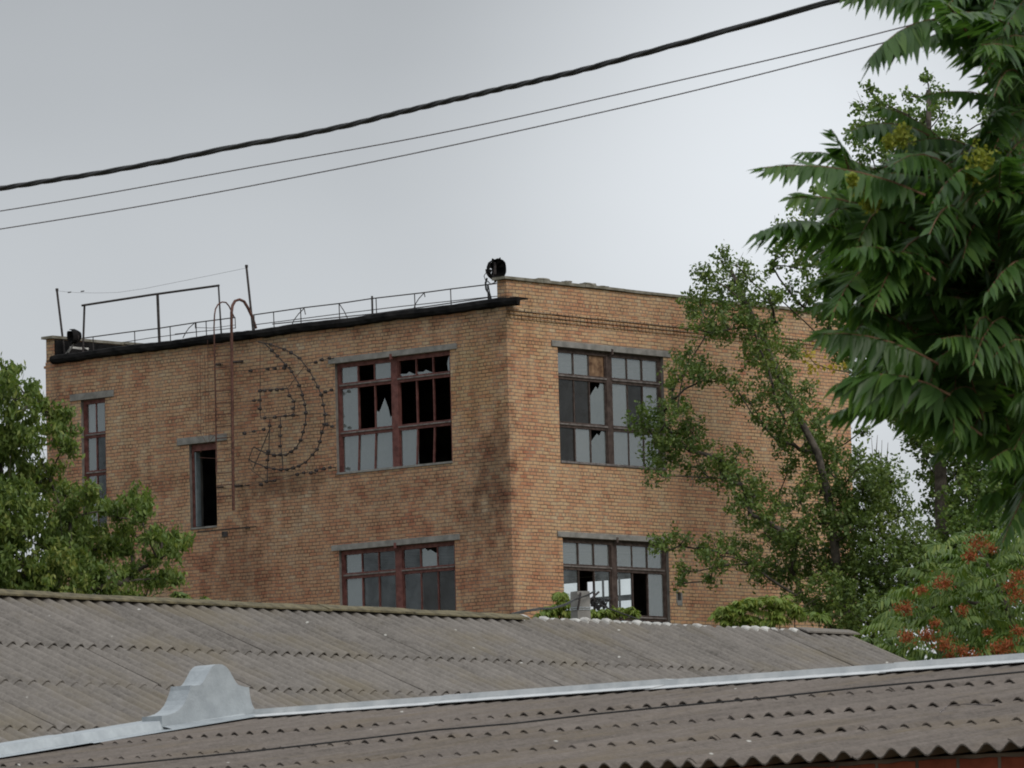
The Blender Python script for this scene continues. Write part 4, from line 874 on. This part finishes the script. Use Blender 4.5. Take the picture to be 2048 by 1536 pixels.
rch = MB()
for _, _, P_ in outs: rch.tube([tuple(p-TB) for p in P_], .0045, 4, r1=.0015)
rch.build('leaf_stalk', M_STEM, nt_)
lim = MB()
def hub(px, py, d_): return at(px, py, d_)-TB
fork = hub(2290, 700, DN+.4)
for pl in ([(2290, 700, .4), (2200, 600, .6), (2050, 480, .6), (1900, 430, .5), (1780, 410, .3), (1700, 385, .2)], [(2290, 700, .4), (2200, 420, .8), (2100, 200, .9), (1990, 70, .6), (1890, 45, .3)], [(2290, 900, .4), (2150, 800, .8), (2000, 720, .7), (1860, 660, .4), (1780, 640, .2)], [(2200, 600, .6), (2060, 560, 1.2), (1900, 520, 1.0), (1760, 500, .3)], [(2150, 800, .8), (2050, 860, .9), (1950, 840, .7), (1850, 800, .3)], [(2100, 200, .9), (2020, 130, 1.2), (1950, 100, .8)], [(2050, 480, .6), (1950, 360, .6), (1850, 310, .4)]):
    lim.tube([tuple(hub(px, py, DN+d_)) for px, py, d_ in pl], .03, 7, r1=.008)
lim.build('branch', M_STEM, nt_, smooth=True)
tk = MB(); tk.tube([(0, 0, 0), (0, 0, .8), tuple(hub(2315, 1100, DN+.4)), tuple(hub(2290, 900, DN+.4)), tuple(fork), tuple(hub(2260, 200, DN+.6))], .1, 10, r1=.035); tk.build('trunk', M_BARK, nt_, smooth=True)
for (x, y, r, d_) in ((1962, 325, 24, -.5), (1740, 405, 15, -.55), (1722, 372, 10, -.4), (1805, 272, 16, -.4), (1780, 282, 10, -.4), (1945, 350, 12, -.5), (1705, 360, 8, -.7)):
    c = at(x, y, DN+d_)-TB; R0 = r*DN/F; pts = c+rng.normal(size=(260, 3))*R0*np.array([.5, .4, .62])
    V, Fq = leaves(pts, .018, .6, .2); np_mesh('blossom_cluster', V, Fq, M_FLOWER, nt_)
# smaller tree of heaven with orange seed clusters, right of the shed
DS = 60.
SB = at(1990, 1500, DS); SB = np.array([SB[0], SB[1], 0])
st_ = empty('tree_of_heaven', tuple(SB), 0, 'feathery green tree with orange red seed clusters at the lower right', 'tree')
outs = []; polys = [(1740, 1400), (1760, 1290), (1790, 1215), (1850, 1165), (1880, 1110), (1930, 1075), (2000, 1060), (2100, 1060), (2100, 1400)]
cnt = 0
while cnt < 480:
    x, y = rng.uniform(1740, 2100), rng.uniform(1060, 1390)
    if not inpoly(x, y, polys): continue
    d0 = DS+rng.uniform(-1.2, 1.4); s = rng.choice([-1, -1, 1]); ln = rng.uniform(42, 80)
    frond(at(x, y, d0), at(x+s*ln*.95, y+rng.uniform(-10, 30), d0-rng.uniform(-.2, .3)), outs, nl=11, ll=rng.uniform(.08, .115), lw=.26, sag=.32, hang=rng.uniform(.5, .9)); cnt += 1
V, Q = merge(outs); np_mesh('crown', V-SB, Q, M_LEAF_RED, st_)
tk = MB(); hb = lambda px, py, d_=0: tuple(at(px, py, DS+d_)-SB)
tk.tube([(0, 0, 0), hb(2032, 1420), hb(2030, 1300), hb(2022, 1230), hb(2005, 1195)], .07, 7, r1=.03); tk.build('trunk', M_BARK, st_, smooth=True)
lim = MB()
for pl in ([(2022, 1230), (1980, 1210), (1900, 1200), (1830, 1230)], [(2030, 1300), (1950, 1290), (1860, 1290)], [(2005, 1195), (1975, 1130), (1950, 1090)], [(2005, 1195), (2040, 1150), (2070, 1100)]): lim.tube([hb(*p) for p in pl], .03, 6, r1=.01)
lim.build('branch', M_BARK, st_, smooth=True)
for (x, y, r) in ((1958, 1088, 26), (1940, 1112, 17), (1985, 1098, 12), (1886, 1166, 22), (1842, 1180, 13), (1808, 1216, 20), (1815, 1274, 20), (1853, 1270, 16), (1888, 1287, 26), (1926, 1221, 15), (1945, 1316, 26), (1925, 1302, 14), (2020, 1172, 15), (2040, 1152, 20), (2034, 1192, 20), (1996, 1302, 24), (2015, 1290, 18), (2044, 1325, 22), (1870, 1247, 12), (2036, 1262, 14), (1978, 1318, 18), (1900, 1312, 10), (1975, 1265, 10)):
    c = at(x, y, DS-1.35)-SB; R0 = r*.85*DS/F; pts = c+rng.normal(size=(int(9*r), 3))*R0*np.array([.55, .4, .4]); pts[:, 2] += rng.normal(size=len(pts))*.01
    V, Fq = leaves(pts, .04, .35, .5); np_mesh('seed_cluster', V, Fq, M_SEED, st_)
# saplings poking up behind the shed ridge
def sapling(label, D, spec, mat=M_LEAF_YEL, fl=.085, name='sapling'):
    x0, y0 = spec[0][0], spec[0][1]; Bp = at(sum(s[0] for s in spec)/len(spec), 1400, D); Bp = np.array([Bp[0], Bp[1], 0]); o = empty(name, tuple(Bp), 0, label, 'sapling', 'saplings behind the shed'); outs = []; m_ = MB()
    for (x, y, r) in spec:
        c = at(x, y, D)
        m_.tube([(0, 0, 0), tuple((c-Bp)*np.array([.7, .7, .6])), tuple(c-Bp)], .025, 5, r1=.006)
        for k in range(int(8+r*.7)):
            a = rng.uniform(0, 2*math.pi); l = r*D/F*rng.uniform(.8, 1.3); s = c+rng.normal(size=3)*np.array([.3, .3, .25])*r*D/F
            frond(s, s+np.array([math.cos(a)*l, math.sin(a)*l, rng.uniform(-.35, .25)*l]), outs, nl=8, ll=fl*rng.uniform(.7, 1), lw=.3, sag=.35, hang=.8)
    V, Q = merge(outs); np_mesh('crown', V-Bp, Q, mat, o); m_.build('stem', M_BARK, o)
sapling('yellow green sapling tops above the right part of the shed ridge', 62., [(1455, 1222, 22), (1490, 1212, 24), (1525, 1205, 24), (1560, 1212, 24), (1590, 1225, 18), (1500, 1238, 26), (1550, 1240, 26), (1640, 1232, 14), (1450, 1245, 24)])
sapling('small sapling left of the concrete pole beside the lower right window', 64., [(1122, 1190, 14), (1128, 1210, 16), (1108, 1215, 18), (1100, 1228, 18), (1138, 1225, 14), (1080, 1230, 8)])
sapling('low bushy sapling just right of the concrete pole under the window', 64., [(1195, 1226, 12), (1215, 1224, 14), (1240, 1222, 14), (1262, 1222, 12)])
sapling('tiny green shoot above the left shed ridge next to the maple tree', 60., [(357, 1188, 9), (410, 1197, 5), (370, 1194, 8)], M_LEAF_MAPLE, .09)
sapling('low green bush at the right end of the shed ridge', 61., [(1735, 1285, 16), (1760, 1290, 18), (1780, 1310, 24), (1745, 1310, 24)], M_LEAF_RED, .12)
# yellowed leaves on a thin twig by the parapet end
yo = empty('yellow_sprig', tuple(at(1640, 1400, 113.)*np.array([1, 1, 0])), 0, 'thin twig with yellow leaves in front of the right wall top', 'branch'); By = np.array(yo.location)
pts = np.vstack([at(x, y, 113.)-By+rng.normal(size=(14, 3))*.09 for x, y in ((1612, 702), (1622, 712), (1636, 742), (1625, 740), (1665, 733), (1690, 731), (1602, 705))])
V, Fq = leaves(pts, .09, .7, .2); np_mesh('leaves', V, Fq, M_LEAF_AUT, yo)
m_ = MB(); m_.tube([tuple(at(*p, 113.)-By) for p in ((1610, 704), (1630, 728), (1660, 738), (1700, 745), (1760, 770))], .008, 5, r1=.015); m_.build('twig', M_BARK, yo)
